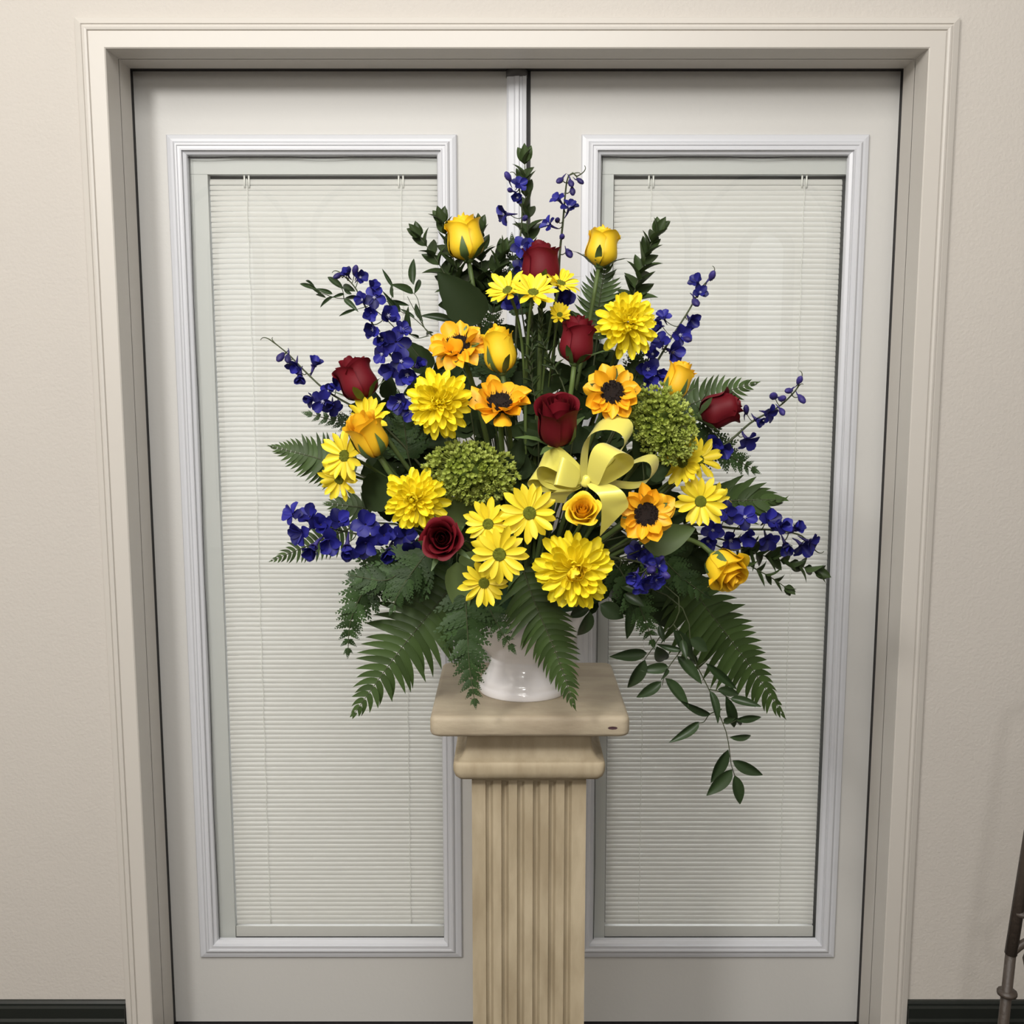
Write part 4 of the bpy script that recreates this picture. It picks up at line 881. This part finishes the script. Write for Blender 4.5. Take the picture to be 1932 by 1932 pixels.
# deep filler greenery, all alike
fl = random.Random(11)
spots = []
for k in range(26):
    a = k*2.39996; q = math.sqrt((k+.5)/26); x, y = 985 + 275*q*math.cos(a), 850 + 225*q*math.sin(a) - (40 if q < .5 else 0)
    spots.append((x, min(y, 1085), q))
spots += [(x, y, .9) for x, y in ((760, 850), (740, 905), (790, 1060), (850, 1090), (1190, 1090), (1240, 1110), (1290, 1060), (1150, 1120), (1280, 960), (1140, 660), (905, 560), (870, 720))]
for cx, cy, q in spots:
    lv = []
    for j in range(8):
        b = fl.uniform(0, 6.283); l = fl.uniform(45, 80); ox, oy = cx + fl.uniform(-34, 34), cy + fl.uniform(-34, 34)
        lv.append((ox, oy, ox + l*math.cos(b), oy + l*math.sin(b)*.9, l*fl.uniform(.5, .7)))
    leafy('salal_sprig', 'leaf', 'dark green salal sprig deep in the shade between the flowers', [[(985 + (cx-985)*.6, 900 + (cy-900)*.6), (cx, cy)]], lv, -.47 - .075*(1-q), M_salal, SALAL, 'salal sprigs deep in the arrangement')

# ------------------------------------------------------------------ ribbon bow
bow = thing('ribbon_bow', 'pale yellow satin ribbon bow with loops and one cut tail, among the flowers', 'ribbon', P(1108, 912, -.70))
def strip(fn, wv, n, name):
    m = MB(); vs = []
    for i in range(n+1):
        c, wd = fn(i/n), wv(i/n)
        for j in range(5): vs.append(c + wd*(j/4-.5))
    m.add(vs, [(i*5+j, (i+1)*5+j, (i+1)*5+j+1, i*5+j+1) for i in range(n) for j in range(4)])
    return put(name, m.mesh(name, M_rib), bow, I4)
def loop(kx, ky, tx, ty, hpx, nd, wd, wpx, Y=-.70, dy=0., pinch=.35):
    """from the knot out to (tx,ty) and back; nd: opening direction, wd: direction across the ribbon"""
    K = P(kx, ky, Y); E = P(tx, ty, Y + dy); d = E-K; nv = dirv(*nd)*U(hpx, K); wv = dirv(*wd)*U(wpx, K)
    def fn(s):
        a = 2*math.pi*s
        return K + d*((1-math.cos(a))/2)**.75 + nv*math.sin(a)*.55*(.45 + .55*((1-math.cos(a))/2))
    strip(fn, lambda s: wv*(pinch + (1-pinch)*math.sin(math.pi*s)**.5 if 0 < s < 1 else pinch), 30, 'loop')
loop(1106, 908, 1162, 798, 86, (.95, -.15, .25), (.42, .5, -.75), 50, -.69, .0)
loop(1120, 912, 1168, 848, 78, (-.62, .35, .7), (.62, -.30, .72), 54, -.72, -.02)
loop(1140, 905, 1236, 884, 62, (.1, .95, .2), (.42, .25, -.86), 46, -.69, .01)
loop(1100, 905, 1022, 872, 70, (-.1, .75, .65), (.35, .75, -.55), 56, -.69, .0)
loop(1092, 905, 1052, 890, 46, (-.2, .3, .95), (.25, .9, -.3), 56, -.72, -.01)
loop(1075, 915, 1004, 900, 34, (-.1, .8, .5), (.4, .5, -.7), 44, -.67, .0)
def tail(px, wpx, Y, wvec, cut):
    pts = spline([P(x, y, Y + dy) for x, y, dy in px], 20)
    m = MB(); n = 21; vs = []; wv = dirv(*wvec)*U(wpx, pts[0])
    for i, c in enumerate(pts):
        g = .4 + .6*min(1, i/6)
        for j in range(5):
            u = j/4-.5; sh = (pts[-1]-pts[-2]).normalized()*U(cut, c)*u*max(0, (i-12)/8)
            vs.append(c + wv*g*u + sh)
    m.add(vs, [(i*5+j, (i+1)*5+j, (i+1)*5+j+1, i*5+j+1) for i in range(20) for j in range(4)])
    put('tail', m.mesh('tail', M_rib), bow, I4)
tail([(1112, 908, 0), (1135, 918, -.02), (1155, 935, -.03), (1160, 960, -.02), (1158, 985, -.01)], 48, -.71, (1, .1, .1), -62)
tail([(1092, 915, 0), (1070, 925, -.01), (1052, 935, 0), (1045, 948, .01)], 44, -.68, (.95, .1, .2), 10)
m = MB(); kp = P(1106, 908, -.715); kr = U(10, kp)
m.lathe([(0, -1.1), (.6, -1), (.95, -.6), (.8, 0), (.95, .6), (.6, 1), (0, 1.1)], 14); put('knot', m.mesh('knot', M_rib), bow, T(kp) @ Matrix.Rotation(R(20), 4, 'Y') @ Matrix.Diagonal((kr, kr*.8, kr*1.1, 1)))

# ------------------------------------------------------------------ iron stand at the wall
SY = -.42
def SP(x, y): return P(x, y, SY)
top = SP(1945, 1560); kn = SP(1907, 1800); foot = SP(1893, 1932); foot = kn + (foot-kn)*((-.01-kn.z)/(foot.z-kn.z))
ax_x = top.x + .16
st = thing('iron_stand', 'dark bronze iron stand with ringed rods, its leg in front of the baseboard', 'stand', (ax_x, SY, -.01))
def mir(p): return Vector((2*ax_x - p.x, p.y, p.z))
for f in (lambda p: p, mir):
    m = MB(); m.tube([f(top + (top-kn)*.9), f(top), f(kn)], .0095, .0105, 10); m.tube([f(kn), f(foot)], .009, .010, 10)
    for p, q in ((SP(1928, 1722), .016), (SP(1900, 1873), .017)):
        m.lathe([(.004, -.006), (q, -.003), (q, .003), (.004, .006)], 12, f(p))
    o = put('leg', m.mesh('leg', M_iron), st, I4)
    m = MB(); br = bez(kn, kn + Vector((.02, 0, .03)), kn + Vector((.05, 0, .02)), kn + Vector((.09, 0, .09)), 10)
    m.tube([f(p) for p in br], .008, .006, 8); cc = kn + Vector((.055, 0, -.01))
    m.tube([f(cc + Vector((.028*math.cos(a/10*5.5+2), 0, .028*math.sin(a/10*5.5+2)))) for a in range(11)], .006, .004, 8)
    put('scroll', m.mesh('scroll', M_iron), o, I4)
m = MB(); tt = top + (top-kn)*.9; m.tube([tt, Vector((ax_x, SY, tt.z+.05)), mir(tt)], .009, n=10); put('top_rail', m.mesh('top_rail', M_iron), st, I4)
m = MB(); m.tube([Vector((ax_x, SY, tt.z+.04)), Vector((ax_x, SY+.22, -.01))], .009, n=10); put('rear_leg', m.mesh('rear_leg', M_iron), st, I4)
